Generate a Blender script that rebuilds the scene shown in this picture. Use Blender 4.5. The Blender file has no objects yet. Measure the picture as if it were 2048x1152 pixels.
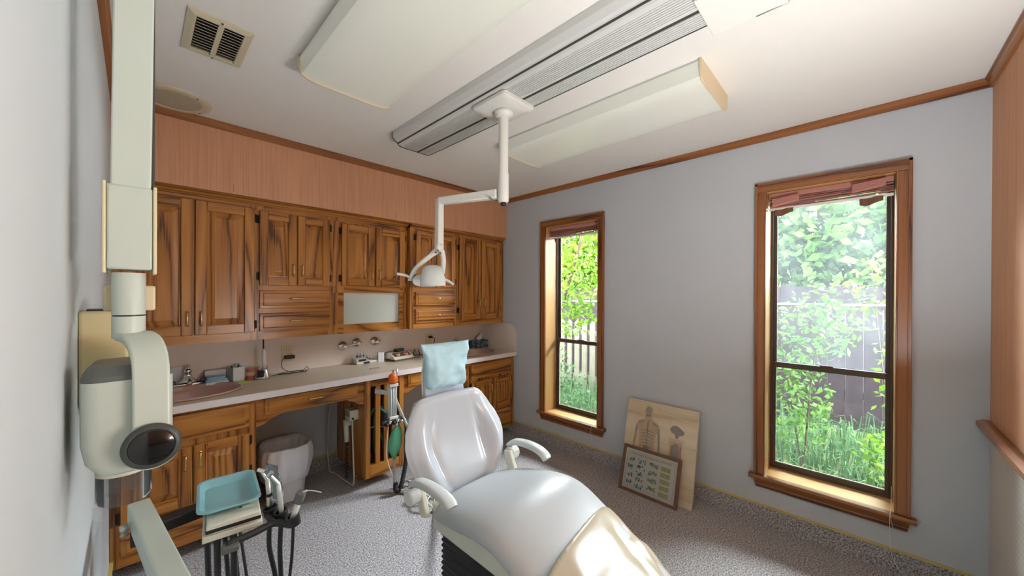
import bpy, bmesh, math, random
from mathutils import Vector, Matrix, Euler, noise
random.seed(7)
C = bpy.context.scene.collection
SC = bpy.context.scene
pi = math.pi
# ------------------------------------------------------------------ camera
cam_d = bpy.data.cameras.new('camera'); cam = bpy.data.objects.new('camera', cam_d); C.objects.link(cam)
cam_d.sensor_fit = 'HORIZONTAL'; cam_d.sensor_width = 36.0
cam_d.lens = 727.2304 / 2048 * 36.0
cam_d.shift_y = 14.88 / 2048
cam_d.clip_start = 0.02; cam_d.clip_end = 200
yaw, pit, rol = 0.801735, -0.0030278, 0.0044468
fw = Vector((math.sin(yaw) * math.cos(pit), math.cos(yaw) * math.cos(pit), math.sin(pit)))
rt = Vector((math.cos(yaw), -math.sin(yaw), 0)); up = rt.cross(fw)
rt2 = rt * math.cos(rol) + up * math.sin(rol); up2 = -rt * math.sin(rol) + up * math.cos(rol)
M = Matrix((rt2, up2, -fw)).transposed().to_4x4(); M.translation = (0, 0, 1.41)
cam.matrix_world = M
SC.camera = cam
# ------------------------------------------------------------------ world and light
w = bpy.data.worlds.new('sky'); SC.world = w; w.use_nodes = True
nt = w.node_tree; bg = nt.nodes['Background']
bg.inputs['Color'].default_value = (0.86, 0.93, 1.0, 1); bg.inputs['Strength'].default_value = 40.0
def area(name, loc, direction, sx, sy, power, col=(1, 1, 1), portal=False):
    d = bpy.data.lights.new(name, 'AREA'); d.shape = 'RECTANGLE'; d.size = sx; d.size_y = sy; d.energy = power; d.color = col
    o = bpy.data.objects.new(name, d); C.objects.link(o); o.location = loc
    o.rotation_euler = Vector(direction).to_track_quat('-Z', 'Y').to_euler()
    if portal: d.cycles.is_portal = True
    return o
for nm, yc in (('window_portal_near', .159), ('window_portal_far', 1.8835)):
    area(nm, (2.93, yc, 1.17), (-1, 0, 0), .62, 1.80, 1, portal=True)
# added fill light: unseen area lamp beside the camera, turned up at the ceiling
area('bounce_fill', (1.02, -0.30, 0.95), (-0.08, 0.22, 1), .8, .2, 13, (0.95, 0.98, 1.0))
SC.view_settings.view_transform = 'Standard'; SC.view_settings.look = 'None'; SC.view_settings.gamma = 1.0
SC.view_settings.use_curve_mapping = False
SC.view_settings.exposure = 1.27
SC.cycles.use_denoising = True
SC.cycles.max_bounces = 6; SC.cycles.transparent_max_bounces = 10; SC.cycles.diffuse_bounces = 3; SC.cycles.glossy_bounces = 2; SC.cycles.transmission_bounces = 4
SC.cycles.use_adaptive_sampling = True; SC.cycles.adaptive_threshold = 0.06
SC.cycles.caustics_reflective = False; SC.cycles.caustics_refractive = False
SC.cycles.sample_clamp_indirect = 6.0
# ------------------------------------------------------------------ geometry collector
class G:
    def __init__(s): s.v = []; s.f = []; s.m = []; s.uv = {}
    def add(s, vs, fs, mi=0):
        b = len(s.v); s.v += [tuple(p) for p in vs]
        s.f += [tuple(b + i for i in f) for f in fs]; s.m += [mi] * len(fs); return s
    def box(s, x0, x1, y0, y1, z0, z1, mi=0, M=None):
        vs = [Vector((x, y, z)) for x in (x0, x1) for y in (y0, y1) for z in (z0, z1)]
        if M is not None: vs = [M @ p for p in vs]
        fs = [(0, 1, 3, 2), (4, 6, 7, 5), (0, 4, 5, 1), (2, 3, 7, 6), (0, 2, 6, 4), (1, 5, 7, 3)]
        return s.add(vs, fs, mi)
    def loft(s, rings, cap=True, mi=0, closed=True):
        n = len(rings[0]); vs = [p for r in rings for p in r]; fs = []
        for i in range(len(rings) - 1):
            for j in range(n if closed else n - 1):
                k = (j + 1) % n
                fs.append((i * n + j, i * n + k, (i + 1) * n + k, (i + 1) * n + j))
        if cap and closed:
            fs.append(tuple(range(n - 1, -1, -1))); fs.append(tuple((len(rings) - 1) * n + j for j in range(n)))
        return s.add(vs, fs, mi)
    def prism(s, poly, axis, a, b, mi=0):
        # poly: list of 2D points in the two other axes (order kept: x,y,z without axis)
        def mk(p, t):
            q = list(p); q.insert(axis, t); return Vector(q)
        return s.loft([[mk(p, a) for p in poly], [mk(p, b) for p in poly]], True, mi)
    def tube(s, pts, r, n=8, mi=0, cap=True):
        pts = [Vector(p) for p in pts]; rs = r if isinstance(r, (list, tuple)) else [r] * len(pts)
        rings = []; t0 = (pts[1] - pts[0]).normalized()
        u = t0.orthogonal().normalized()
        for i, p in enumerate(pts):
            a = pts[max(i - 1, 0)]; b = pts[min(i + 1, len(pts) - 1)]; t = (b - a)
            t = t.normalized() if t.length > 1e-9 else t0
            u = (u - t * u.dot(t)); u = u.normalized() if u.length > 1e-6 else t.orthogonal().normalized()
            v = t.cross(u)
            rings.append([p + (u * math.cos(2 * pi * k / n) + v * math.sin(2 * pi * k / n)) * rs[i] for k in range(n)])
        return s.loft(rings, cap, mi)
    def lathe(s, prof, n=24, M=None, mi=0, cap=True):
        # prof: (r, z) list, around Z
        rings = [[Vector((r * math.cos(2 * pi * k / n), r * math.sin(2 * pi * k / n), z)) for k in range(n)] for r, z in prof]
        if M is not None: rings = [[M @ p for p in r] for r in rings]
        return s.loft(rings, cap, mi)
    def grid(s, fn, nu, nv, mi=0, flip=False):
        vs = [Vector(fn(i / nu, j / nv)) for i in range(nu + 1) for j in range(nv + 1)]
        fs = []
        for i in range(nu):
            for j in range(nv):
                a = i * (nv + 1) + j; q = (a, a + nv + 1, a + nv + 2, a + 1)
                fs.append(q[::-1] if flip else q)
        return s.add(vs, fs, mi)
    def build(s, name, mats, parent=None, smooth=False, bevel=0, seg=2, origin=None, local=False, fix=True, auto=None):
        mats = mats if isinstance(mats, (list, tuple)) else [mats]
        off = Vector((0, 0, 0))
        if not local:
            if parent is not None: off = root_loc(parent)
            elif origin is not None: off = Vector(origin)
        me = bpy.data.meshes.new(name)
        me.from_pydata([tuple(Vector(p) - off) for p in s.v], [], s.f)
        for m in mats: me.materials.append(MAT(m) if isinstance(m, str) else m)
        for p, mi in zip(me.polygons, s.m): p.material_index = mi
        if fix:
            bm = bmesh.new(); bm.from_mesh(me); bmesh.ops.recalc_face_normals(bm, faces=bm.faces); bm.to_mesh(me); bm.free()
        if smooth:
            for p in me.polygons: p.use_smooth = True
        o = bpy.data.objects.new(name, me); C.objects.link(o)
        if parent is not None: o.parent = parent
        elif not local: o.location = off
        if bevel:
            b = o.modifiers.new('bevel', 'BEVEL'); b.width = bevel; b.segments = seg; b.limit_method = 'ANGLE'; b.angle_limit = math.radians(40)
            if smooth or seg > 1:
                for p in me.polygons: p.use_smooth = True
                b.harden_normals = False
                try: me.set_sharp_from_angle(angle=math.radians(50))
                except Exception: pass
        elif smooth and auto:
            try: me.set_sharp_from_angle(angle=math.radians(auto))
            except Exception: pass
        return o
def root_loc(o):
    while o.parent is not None: o = o.parent
    return Vector(o.location)
def empty(name, loc, rz=0):
    o = bpy.data.objects.new(name, None); C.objects.link(o); o.location = loc; o.rotation_euler = (0, 0, rz); o.empty_display_size = .05; return o
def tag(o, label=None, cat=None, group=None, kind=None):
    if label: o['label'] = label
    if cat: o['category'] = cat
    if group: o['group'] = group
    if kind: o['kind'] = kind
    return o
def bez(p0, p1, p2, p3, n=12):
    p0, p1, p2, p3 = map(Vector, (p0, p1, p2, p3)); out = []
    for i in range(n + 1):
        t = i / n; a = 1 - t
        out.append(p0 * a**3 + p1 * 3 * a * a * t + p2 * 3 * a * t * t + p3 * t**3)
    return out
def spline(pts, n=8):
    P = [Vector(p) for p in pts]; P = [P[0]] + P + [P[-1]]; out = []
    for i in range(1, len(P) - 2):
        for k in range(n):
            t = k / n
            out.append(0.5 * ((2 * P[i]) + (P[i + 1] - P[i - 1]) * t + (2 * P[i - 1] - 5 * P[i] + 4 * P[i + 1] - P[i + 2]) * t * t + (-P[i - 1] + 3 * P[i] - 3 * P[i + 1] + P[i + 2]) * t**3))
    out.append(P[-2]); return out
def lerp(tab, x):
    if x <= tab[0][0]: return tab[0][1]
    for (a, b), (c, d) in zip(tab, tab[1:]):
        if x <= c:
            t = (x - a) / (c - a); t = t * t * (3 - 2 * t) * .5 + t * .5
            return b + (d - b) * t
    return tab[-1][1]
# ------------------------------------------------------------------ materials
MATS = {}
def MAT(n): return MATS[n]
def newmat(name):
    m = bpy.data.materials.new(name); m.use_nodes = True; MATS[name] = m
    t = m.node_tree; return m, t, t.nodes, t.links, t.nodes['Principled BSDF']
def plain(name, col, rough=.5, metal=0, spec=.5, coat=0, trans=0, bump=0, bscale=200, sheen=0, var=0, vscale=8):
    m, t, N, L, P = newmat(name)
    P.inputs['Base Color'].default_value = (*col, 1); P.inputs['Roughness'].default_value = rough
    P.inputs['Metallic'].default_value = metal; P.inputs['Specular IOR Level'].default_value = spec
    P.inputs['Coat Weight'].default_value = coat; P.inputs['Transmission Weight'].default_value = trans
    P.inputs['Coat Roughness'].default_value = .15
    tc = N.new('ShaderNodeTexCoord')
    if var:
        no = N.new('ShaderNodeTexNoise'); no.inputs['Scale'].default_value = vscale; no.inputs['Detail'].default_value = 4
        L.new(tc.outputs['Object'], no.inputs['Vector'])
        r = N.new('ShaderNodeValToRGB'); r.color_ramp.elements[0].position = .3; r.color_ramp.elements[1].position = .7
        r.color_ramp.elements[0].color = (*[c * (1 - var) for c in col], 1); r.color_ramp.elements[1].color = (*[min(1, c * (1 + var * .6)) for c in col], 1)
        L.new(no.outputs['Fac'], r.inputs['Fac']); L.new(r.outputs['Color'], P.inputs['Base Color'])
    if bump:
        no = N.new('ShaderNodeTexNoise'); no.inputs['Scale'].default_value = bscale; no.inputs['Detail'].default_value = 3
        L.new(tc.outputs['Object'], no.inputs['Vector'])
        b = N.new('ShaderNodeBump'); b.inputs['Strength'].default_value = bump; b.inputs['Distance'].default_value = .002
        L.new(no.outputs['Fac'], b.inputs['Height']); L.new(b.outputs['Normal'], P.inputs['Normal'])
    return m
def wood(name, axis, dark, mid, light, rough=.32, ring=26, stretch=.055, coat=.35, contrast=1.0):
    m, t, N, L, P = newmat(name)
    tc = N.new('ShaderNodeTexCoord'); oi = N.new('ShaderNodeObjectInfo'); ge = N.new('ShaderNodeNewGeometry')
    ad = N.new('ShaderNodeMath'); ad.operation = 'ADD'; L.new(oi.outputs['Random'], ad.inputs[0]); L.new(ge.outputs['Random Per Island'], ad.inputs[1])
    cx = N.new('ShaderNodeCombineXYZ')
    mu = [N.new('ShaderNodeMath') for _ in range(3)]
    for k, q in enumerate((7.3, 11.9, 5.1)):
        mu[k].operation = 'MULTIPLY'; mu[k].inputs[1].default_value = q; L.new(ad.outputs[0], mu[k].inputs[0]); L.new(mu[k].outputs[0], cx.inputs[k])
    va = N.new('ShaderNodeVectorMath'); va.operation = 'ADD'; L.new(tc.outputs['Object'], va.inputs[0]); L.new(cx.outputs[0], va.inputs[1])
    mp = N.new('ShaderNodeMapping'); s = [1.0, 1.0, 1.0]; s[axis] = stretch
    mp.inputs['Scale'].default_value = s
    L.new(va.outputs[0], mp.inputs['Vector'])
    # large soft warps make the rings open into cathedral arches
    n1 = N.new('ShaderNodeTexNoise'); n1.inputs['Scale'].default_value = 4.2; n1.inputs['Detail'].default_value = 1.5
    L.new(mp.outputs[0], n1.inputs['Vector'])
    mr = N.new('ShaderNodeMath'); mr.operation = 'MULTIPLY'; mr.inputs[1].default_value = ring; L.new(n1.outputs['Fac'], mr.inputs[0])
    fr = N.new('ShaderNodeMath'); fr.operation = 'PINGPONG'; fr.inputs[1].default_value = 1.0; L.new(mr.outputs[0], fr.inputs[0])
    # fine pores
    mp2 = N.new('ShaderNodeMapping'); s2 = [160.0] * 3; s2[axis] = 5.0; mp2.inputs['Scale'].default_value = s2; L.new(va.outputs[0], mp2.inputs['Vector'])
    n2 = N.new('ShaderNodeTexNoise'); n2.inputs['Scale'].default_value = 1.0; n2.inputs['Detail'].default_value = 2; L.new(mp2.outputs[0], n2.inputs['Vector'])
    mx = N.new('ShaderNodeMath'); mx.operation = 'MULTIPLY_ADD'; mx.inputs[1].default_value = .8; mx.inputs[2].default_value = -.40
    L.new(n2.outputs['Fac'], mx.inputs[0])
    sm = N.new('ShaderNodeMath'); sm.operation = 'ADD'; L.new(fr.outputs[0], sm.inputs[0]); L.new(mx.outputs[0], sm.inputs[1])
    r = N.new('ShaderNodeValToRGB'); e = r.color_ramp.elements
    e[0].position = .02; e[0].color = (*dark, 1); e[1].position = .95; e[1].color = (*light, 1)
    x = e.new(.22); x.color = (*mid, 1)
    L.new(sm.outputs[0], r.inputs['Fac']); L.new(r.outputs['Color'], P.inputs['Base Color'])
    P.inputs['Roughness'].default_value = rough; P.inputs['Coat Weight'].default_value = coat; P.inputs['Coat Roughness'].default_value = .22
    b = N.new('ShaderNodeBump'); b.inputs['Strength'].default_value = .12; b.inputs['Distance'].default_value = .001
    L.new(sm.outputs[0], b.inputs['Height']); L.new(b.outputs['Normal'], P.inputs['Normal'])
    return m
OD, OM, OL = (.11, .033, .005), (.36, .126, .017), (.54, .222, .038)
wood('oak_upright', 2, OD, OM, OL, ring=30, coat=.3); wood('oak_across', 0, OD, OM, OL, ring=30, coat=.3)
RD, RM, RL = (.07, .020, .006), (.26, .085, .022), (.36, .135, .035)
wood('stain_x', 0, RD, RM, RL, ring=14, coat=.25); wood('stain_y', 1, RD, RM, RL, ring=14, coat=.25); wood('stain_z', 2, RD, RM, RL, ring=14, coat=.25)
wood('pine_y', 1, (.50, .24, .06), (.72, .42, .15), (.80, .52, .22), ring=9); wood('pine_z', 2, (.50, .24, .06), (.72, .42, .15), (.80, .52, .22), ring=9)
wood('board_wood', 1, (.58, .46, .28), (.68, .57, .38), (.74, .64, .46), ring=12, stretch=.02, rough=.25)
plain('wall_grey', (.575, .61, .645), .75, bump=.06, bscale=60, var=.03, vscale=2.5)
plain('wall_white', (.74, .79, .82), .7, bump=.08, bscale=60, var=.02, vscale=3)
plain('ceiling_paint', (.85, .835, .79), .85, bump=.35, bscale=170)
plain('cream', (.80, .79, .66), .35, var=.03); plain('cream_white', (.86, .86, .80), .3); plain('sage_enamel', (.63, .695, .61), .32, var=.02, vscale=5)
plain('yellowed', (.80, .66, .36), .45, var=.05, vscale=6); plain('ivory', (.72, .63, .42), .4)
plain('white_paint', (.78, .77, .72), .35); plain('black_plastic', (.012, .012, .014), .35); plain('black_satin', (.02, .02, .022), .45)
plain('dark_grey', (.06, .065, .06), .4); plain('charcoal', (.13, .14, .13), .4)
plain('chrome', (.82, .82, .82), .12, metal=1); plain('steel', (.60, .60, .58), .28, metal=1); plain('aluminium', (.72, .73, .71), .36, metal=.15)
plain('brass', (.78, .56, .22), .22, metal=1); plain('bronze', (.085, .06, .048), .45, metal=0); plain('iron', (.03, .025, .022), .5, metal=.6)
plain('counter', (.70, .595, .46), .32, var=.04, vscale=4); plain('counter_edge', (.86, .79, .77), .35); plain('splash', (.88, .765, .68), .38, var=.02)
plain('porcelain_pink', (.62, .37, .32), .16, coat=.6)
plain('vinyl_grey', (.58, .62, .67), .28, coat=.3, bump=.05, bscale=500); plain('vinyl_seat', (.46, .485, .495), .36, bump=.06, bscale=500)
plain('vinyl_beige', (.46, .395, .28), .30, coat=.2)
plain('paper_blue', (.52, .77, .85), .65); plain('tray_teal', (.28, .55, .60), .28, coat=.2); plain('headrest_blue', (.60, .70, .82), .4)
plain('plastic_white', (.84, .84, .86), .4); plain('bag_white', (.86, .86, .90), .38); plain('red_plastic', (.75, .02, .06), .4)
plain('grey_card', (.42, .44, .46), .45); plain('paper_white', (.85, .86, .88), .7); plain('mask_blue', (.33, .60, .80), .7)
plain('gum_pink', (.62, .19, .13), .35); plain('tooth', (.80, .66, .38), .3); plain('note_yellow', (.72, .78, .06), .6)
plain('orange', (.90, .17, .02), .4); plain('bag_green', (.09, .36, .21), .35); plain('hose_teal', (.02, .20, .20), .35); plain('hose_green', (.04, .25, .12), .35)
plain('tube_grey', (.48, .46, .42), .4); plain('tube_cream', (.66, .60, .48), .45); plain('brown_plastic', (.18, .09, .05), .4)
plain('glass_tube', (.80, .87, .83), .1, trans=.15); plain('knob_orange', (.55, .22, .06), .4); plain('knob_red', (.62, .08, .04), .4)
plain('shade_pink', (.56, .26, .22), .7, var=.06, vscale=10); plain('tissue_white', (.88, .86, .84), .8)
plain('yellow_strip', (.66, .52, .16), .35); plain('paint_white', (.86, .85, .82), .5)
plain('picture_frame', (.16, .085, .045), .35, var=.2, vscale=20); plain('mat_paper', (.74, .70, .60), .5)
plain('ink_brown', (.36, .27, .18), .6); plain('ink_dark', (.10, .08, .07), .6); plain('ink_red', (.46, .22, .13), .6); plain('ink_teal', (.07, .26, .25), .6); plain('ink_olive', (.42, .40, .06), .6); plain('ink_grey', (.30, .27, .24), .6); plain('skin_print', (.52, .39, .25), .6)
plain('bark', (.028, .021, .015), .9, spec=.02, bump=.5, bscale=30, var=.3, vscale=20); plain('soil', (.02, .026, .01), .95, spec=.02, var=.4, vscale=3)
plain('fence_dark_shaded', (.010, .0075, .0082), .9, spec=.02, var=.3, vscale=6); plain('fence_pale', (.036, .033, .024), .9, spec=.02, var=.15, vscale=6)  # board fence: dark stain deepened, the shade of trees is put into its colour
plain('roof_brown', (.04, .03, .03), .9); plain('house_wall', (.07, .07, .075), .8)
plain('lens_black', (.004, .004, .005), .08, coat=.5)
def leafmat(name, c0, c1):
    m, t, N, L, P = newmat(name)
    ge = N.new('ShaderNodeNewGeometry'); r = N.new('ShaderNodeValToRGB')
    r.color_ramp.elements[0].color = (*c0, 1); r.color_ramp.elements[1].color = (*c1, 1)
    L.new(ge.outputs['Random Per Island'], r.inputs['Fac']); L.new(r.outputs['Color'], P.inputs['Base Color'])
    P.inputs['Roughness'].default_value = .6; P.inputs['Specular IOR Level'].default_value = .08
    tr = N.new('ShaderNodeBsdfTranslucent'); L.new(r.outputs['Color'], tr.inputs['Color'])
    mx = N.new('ShaderNodeMixShader'); mx.inputs[0].default_value = .4
    L.new(P.outputs[0], mx.inputs[1]); L.new(tr.outputs[0], mx.inputs[2]); L.new(mx.outputs[0], N['Material Output'].inputs[0])
leafmat('leaf_bright', (.014, .036, .0018), (.046, .082, .005)); leafmat('leaf_mid', (.013, .034, .006), (.036, .070, .012)); leafmat('leaf_deep', (.010, .027, .009), (.026, .05, .016)); leafmat('grass', (.009, .025, .009), (.028, .052, .020))
def wallpaper():
    m, t, N, L, P = newmat('wallpaper_salmon')
    tc = N.new('ShaderNodeTexCoord'); mp = N.new('ShaderNodeMapping'); mp.inputs['Scale'].default_value = (170, 170, 2.2); L.new(tc.outputs['Object'], mp.inputs[0])
    n = N.new('ShaderNodeTexNoise'); n.inputs['Scale'].default_value = 1; n.inputs['Detail'].default_value = 3; L.new(mp.outputs[0], n.inputs[0])
    n2 = N.new('ShaderNodeTexNoise'); n2.inputs['Scale'].default_value = 220; L.new(tc.outputs['Object'], n2.inputs[0])
    ad = N.new('ShaderNodeMath'); ad.operation = 'MULTIPLY_ADD'; ad.inputs[1].default_value = .35; L.new(n2.outputs['Fac'], ad.inputs[0]); L.new(n.outputs['Fac'], ad.inputs[2])
    r = N.new('ShaderNodeValToRGB'); r.color_ramp.elements[0].position = .4; r.color_ramp.elements[1].position = .95
    r.color_ramp.elements[0].color = (.58, .275, .14, 1); r.color_ramp.elements[1].color = (.76, .40, .235, 1)
    L.new(ad.outputs[0], r.inputs['Fac']); L.new(r.outputs['Color'], P.inputs['Base Color']); P.inputs['Roughness'].default_value = .7
wallpaper()
def chevron():
    m, t, N, L, P = newmat('wallpaper_chevron')
    tc = N.new('ShaderNodeTexCoord'); sp = N.new('ShaderNodeSeparateXYZ'); L.new(tc.outputs['Object'], sp.inputs[0])
    a = N.new('ShaderNodeMath'); a.operation = 'PINGPONG'; a.inputs[1].default_value = .012; L.new(sp.outputs['X'], a.inputs[0])
    b = N.new('ShaderNodeMath'); b.operation = 'MULTIPLY_ADD'; b.inputs[1].default_value = 1.5; L.new(a.outputs[0], b.inputs[0]); L.new(sp.outputs['Z'], b.inputs[2])
    c = N.new('ShaderNodeMath'); c.operation = 'PINGPONG'; c.inputs[1].default_value = .012; L.new(b.outputs[0], c.inputs[0])
    d = N.new('ShaderNodeMath'); d.operation = 'MULTIPLY'; d.inputs[1].default_value = 83; L.new(c.outputs[0], d.inputs[0])
    r = N.new('ShaderNodeValToRGB'); r.color_ramp.elements[0].color = (.60, .54, .50, 1); r.color_ramp.elements[1].color = (.74, .71, .66, 1)
    L.new(d.outputs[0], r.inputs['Fac']); L.new(r.outputs['Color'], P.inputs['Base Color']); P.inputs['Roughness'].default_value = .7
chevron()
def carpet():
    m, t, N, L, P = newmat('carpet')
    tc = N.new('ShaderNodeTexCoord')
    n = N.new('ShaderNodeTexNoise'); n.inputs['Scale'].default_value = 135; n.inputs['Detail'].default_value = 4; n.inputs['Roughness'].default_value = .75; L.new(tc.outputs['Object'], n.inputs[0])
    v = N.new('ShaderNodeTexVoronoi'); v.inputs['Scale'].default_value = 420; L.new(tc.outputs['Object'], v.inputs['Vector'])
    ad = N.new('ShaderNodeMath'); ad.operation = 'MULTIPLY_ADD'; ad.inputs[1].default_value = .16; L.new(v.outputs['Distance'], ad.inputs[0]); L.new(n.outputs['Fac'], ad.inputs[2])
    r = N.new('ShaderNodeValToRGB'); e = r.color_ramp.elements
    e[0].position = .44; e[0].color = (.05, .042, .042, 1); e[1].position = .70; e[1].color = (.80, .79, .81, 1)
    x = e.new(.53); x.color = (.33, .30, .29, 1); x = e.new(.62); x.color = (.50, .48, .49, 1)
    L.new(ad.outputs[0], r.inputs['Fac']); L.new(r.outputs['Color'], P.inputs['Base Color'])
    P.inputs['Roughness'].default_value = .95; P.inputs['Specular IOR Level'].default_value = .1
    b = N.new('ShaderNodeBump'); b.inputs['Strength'].default_value = .7; b.inputs['Distance'].default_value = .006; L.new(ad.outputs[0], b.inputs['Height']); L.new(b.outputs['Normal'], P.inputs['Normal'])
carpet()
def glassmat(name, haze, tint=(1, 1, 1)):
    m, t, N, L, P = newmat(name); N.remove(P)
    tr = N.new('ShaderNodeBsdfTransparent'); tr.inputs[0].default_value = (*tint, 1)
    gl = N.new('ShaderNodeBsdfGlossy'); gl.inputs['Roughness'].default_value = .02
    mx = N.new('ShaderNodeMixShader'); fr = N.new('ShaderNodeFresnel'); fr.inputs[0].default_value = 1.35
    L.new(fr.outputs[0], mx.inputs[0]); L.new(tr.outputs[0], mx.inputs[1]); L.new(gl.outputs[0], mx.inputs[2])
    out = mx
    if haze:
        tc = N.new('ShaderNodeTexCoord'); mp = N.new('ShaderNodeMapping'); mp.inputs['Scale'].default_value = (1, 3.2, 2.2); L.new(tc.outputs['Object'], mp.inputs[0])
        no = N.new('ShaderNodeTexNoise'); no.inputs['Scale'].default_value = 1.6; no.inputs['Detail'].default_value = 3; L.new(mp.outputs[0], no.inputs[0])
        r = N.new('ShaderNodeValToRGB'); r.color_ramp.elements[0].position = .3; r.color_ramp.elements[1].position = .7
        r.color_ramp.elements[0].color = (haze * .35,) * 3 + (1,); r.color_ramp.elements[1].color = (haze,) * 3 + (1,)
        L.new(no.outputs['Fac'], r.inputs['Fac'])
        tl = N.new('ShaderNodeBsdfTranslucent'); tl.inputs[0].default_value = (.85, .92, .95, 1)
        m2 = N.new('ShaderNodeMixShader'); L.new(r.outputs['Color'], m2.inputs[0]); L.new(mx.outputs[0], m2.inputs[1]); L.new(tl.outputs[0], m2.inputs[2]); out = m2
    L.new(out.outputs[0], N['Material Output'].inputs[0])
glassmat('pane_clear', 0); glassmat('pane_dusty', .0018, (.90, .92, .90)); glassmat('pane_fogged', .019, (.9, .93, .93))
glassmat('clear_plastic', .10, (.93, .94, .95)); glassmat('cone_plastic', .10, (.90, .91, .92))
def diffuser():
    m, t, N, L, P = newmat('diffuser')
    P.inputs['Base Color'].default_value = (.74, .76, .68, 1); P.inputs['Roughness'].default_value = .25
    P.inputs['Emission Color'].default_value = (1, .98, .86, 1); P.inputs['Emission Strength'].default_value = .03
    tc = N.new('ShaderNodeTexCoord'); mp = N.new('ShaderNodeMapping'); mp.inputs['Scale'].default_value = (260, 260, 260); L.new(tc.outputs['Object'], mp.inputs[0])
    wv = N.new('ShaderNodeTexChecker'); wv.inputs['Scale'].default_value = 1; L.new(mp.outputs[0], wv.inputs[0])
    b = N.new('ShaderNodeBump'); b.inputs['Strength'].default_value = .15; b.inputs['Distance'].default_value = .001; L.new(wv.outputs['Fac'], b.inputs['Height']); L.new(b.outputs[0], P.inputs['Normal'])
diffuser()
# ================================================================== THE SETTING
XW, XL, YB, YR, H = 2.70, -0.09, 3.10, -0.415, 2.40
def struct(o): o['kind'] = 'structure'; return o
g = G(); g.box(XL - .1, XW + .3, YR - .15, YB + .1, -.08, 0); struct(g.build('floor', 'carpet'))
g = G(); g.box(XL - .1, XW + .3, YR - .15, YB + .1, H, H + .08); struct(g.build('ceiling', 'ceiling_paint'))
g = G(); g.box(XL - .1, XL, YR - .15, YB + .1, 0, H); struct(g.build('wall_left', 'wall_white'))
g = G(); g.box(XL, XW, YB, YB + .1, 0, H); struct(g.build('wall_back', 'wall_grey'))
WIN = [(-.116, .434), (1.602, 2.165)]; WZ0, WZ1 = .300, 2.043
g = G(); XO = XW + .20
ys = [YR - .15, WIN[0][0] - .013, WIN[0][1] + .013, WIN[1][0] - .013, WIN[1][1] + .013, YB + .1]
for a, b in ((0, 1), (2, 3), (4, 5)): g.box(XW, XO, ys[a], ys[b], 0, H)
for a, b in ((1, 2), (3, 4)): g.box(XW, XO, ys[a], ys[b], 0, WZ0 - .021); g.box(XW, XO, ys[a], ys[b], WZ1 + .013, H)
struct(g.build('wall_window', 'wall_grey'))
# right wall: doorway beside the camera, salmon paper above the rail, chevron paper below
g = G(); g.box(XL, XW, YR - .12, YR, .80, H); g.box(XL, XW, YR - .12, YR, 0, .80, 1)
struct(g.build('wall_right', ['wallpaper_salmon', 'wallpaper_chevron']))
# soffit above the upper cabinets
YS = 2.695
g = G(); g.box(XL, XW, YS, YB, 2.0, H); SOF = struct(g.build('wall_soffit', 'wallpaper_salmon'))
plain('seam_brown', (.26, .10, .05), .8)  # dark brown of the wallpaper joints
for sx_, h_ in ((.40, .045), (.97, .040), (1.44, .05), (2.02, .035)):
    g = G(); g.box(sx_, sx_ + .0016, YS - .0006, YS, 2.012, 2.012 + h_); g.build('paper_seam', 'seam_brown', SOF)
# ceiling crown trim (small cove), one run per wall
def cove(name, axis, a, b, wallpos, sgn, mat):
    prof = [(0, 0), (.026, 0), (.026, -.007), (.019, -.014), (.017, -.026), (.008, -.034), (.008, -.040), (0, -.040)]
    g = G()
    poly = [(wallpos + sgn * p, H + q) for p, q in prof]
    g.prism(poly, axis, a, b); return struct(g.build(name, mat, origin=(0, 0, H)))
cove('trim_1', 0, XL, XW, YS, -1, 'stain_x'); cove('trim_2', 1, YR, YS, XW, -1, 'stain_y')
cove('trim_3', 0, XL, XW, YR, 1, 'stain_x'); cove('trim_4', 1, YR, YS, XL, 1, 'stain_y')
# carpet baseboards with yellow edge strip
def base(name, x0, x1, y0, y1, sx, sy):
    g = G(); g.box(x0, x1, y0, y1, 0, .110); o = struct(g.build(name, 'carpet'))
    g = G()
    if sx: g.box(min(x0, x1) - .004 if sx < 0 else x0, x1 + .004 if sx > 0 else max(x0, x1), y0, y1, .1095, .118)
    else: g.box(x0, x1, y0 - .004 if sy < 0 else y0, y1 + .004 if sy > 0 else y1, .1095, .118)
    struct(g.build('edge_strip', 'yellow_strip', o))
base('baseboard_window', XW - .010, XW, YR, 2.60, -1, 0)
base('baseboard_back', .50, 2.08, YB - .010, YB, 0, -1)
base('baseboard_right', XL + .012, XW - .012, YR, YR + .010, 0, 1)
base('baseboard_left', XL, XL + .010, YR, 2.60, 1, 0)
# chair rail on the right wall
g = G(); g.prism([(YR, .772), (YR + .012, .772), (YR + .020, .790), (YR + .030, .812), (YR + .040, .818), (YR + .040, .836), (YR + .022, .846), (YR, .846)], 0, XL, XW)
struct(g.build('trim_5', 'stain_x', origin=(0, 0, .8)))
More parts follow.
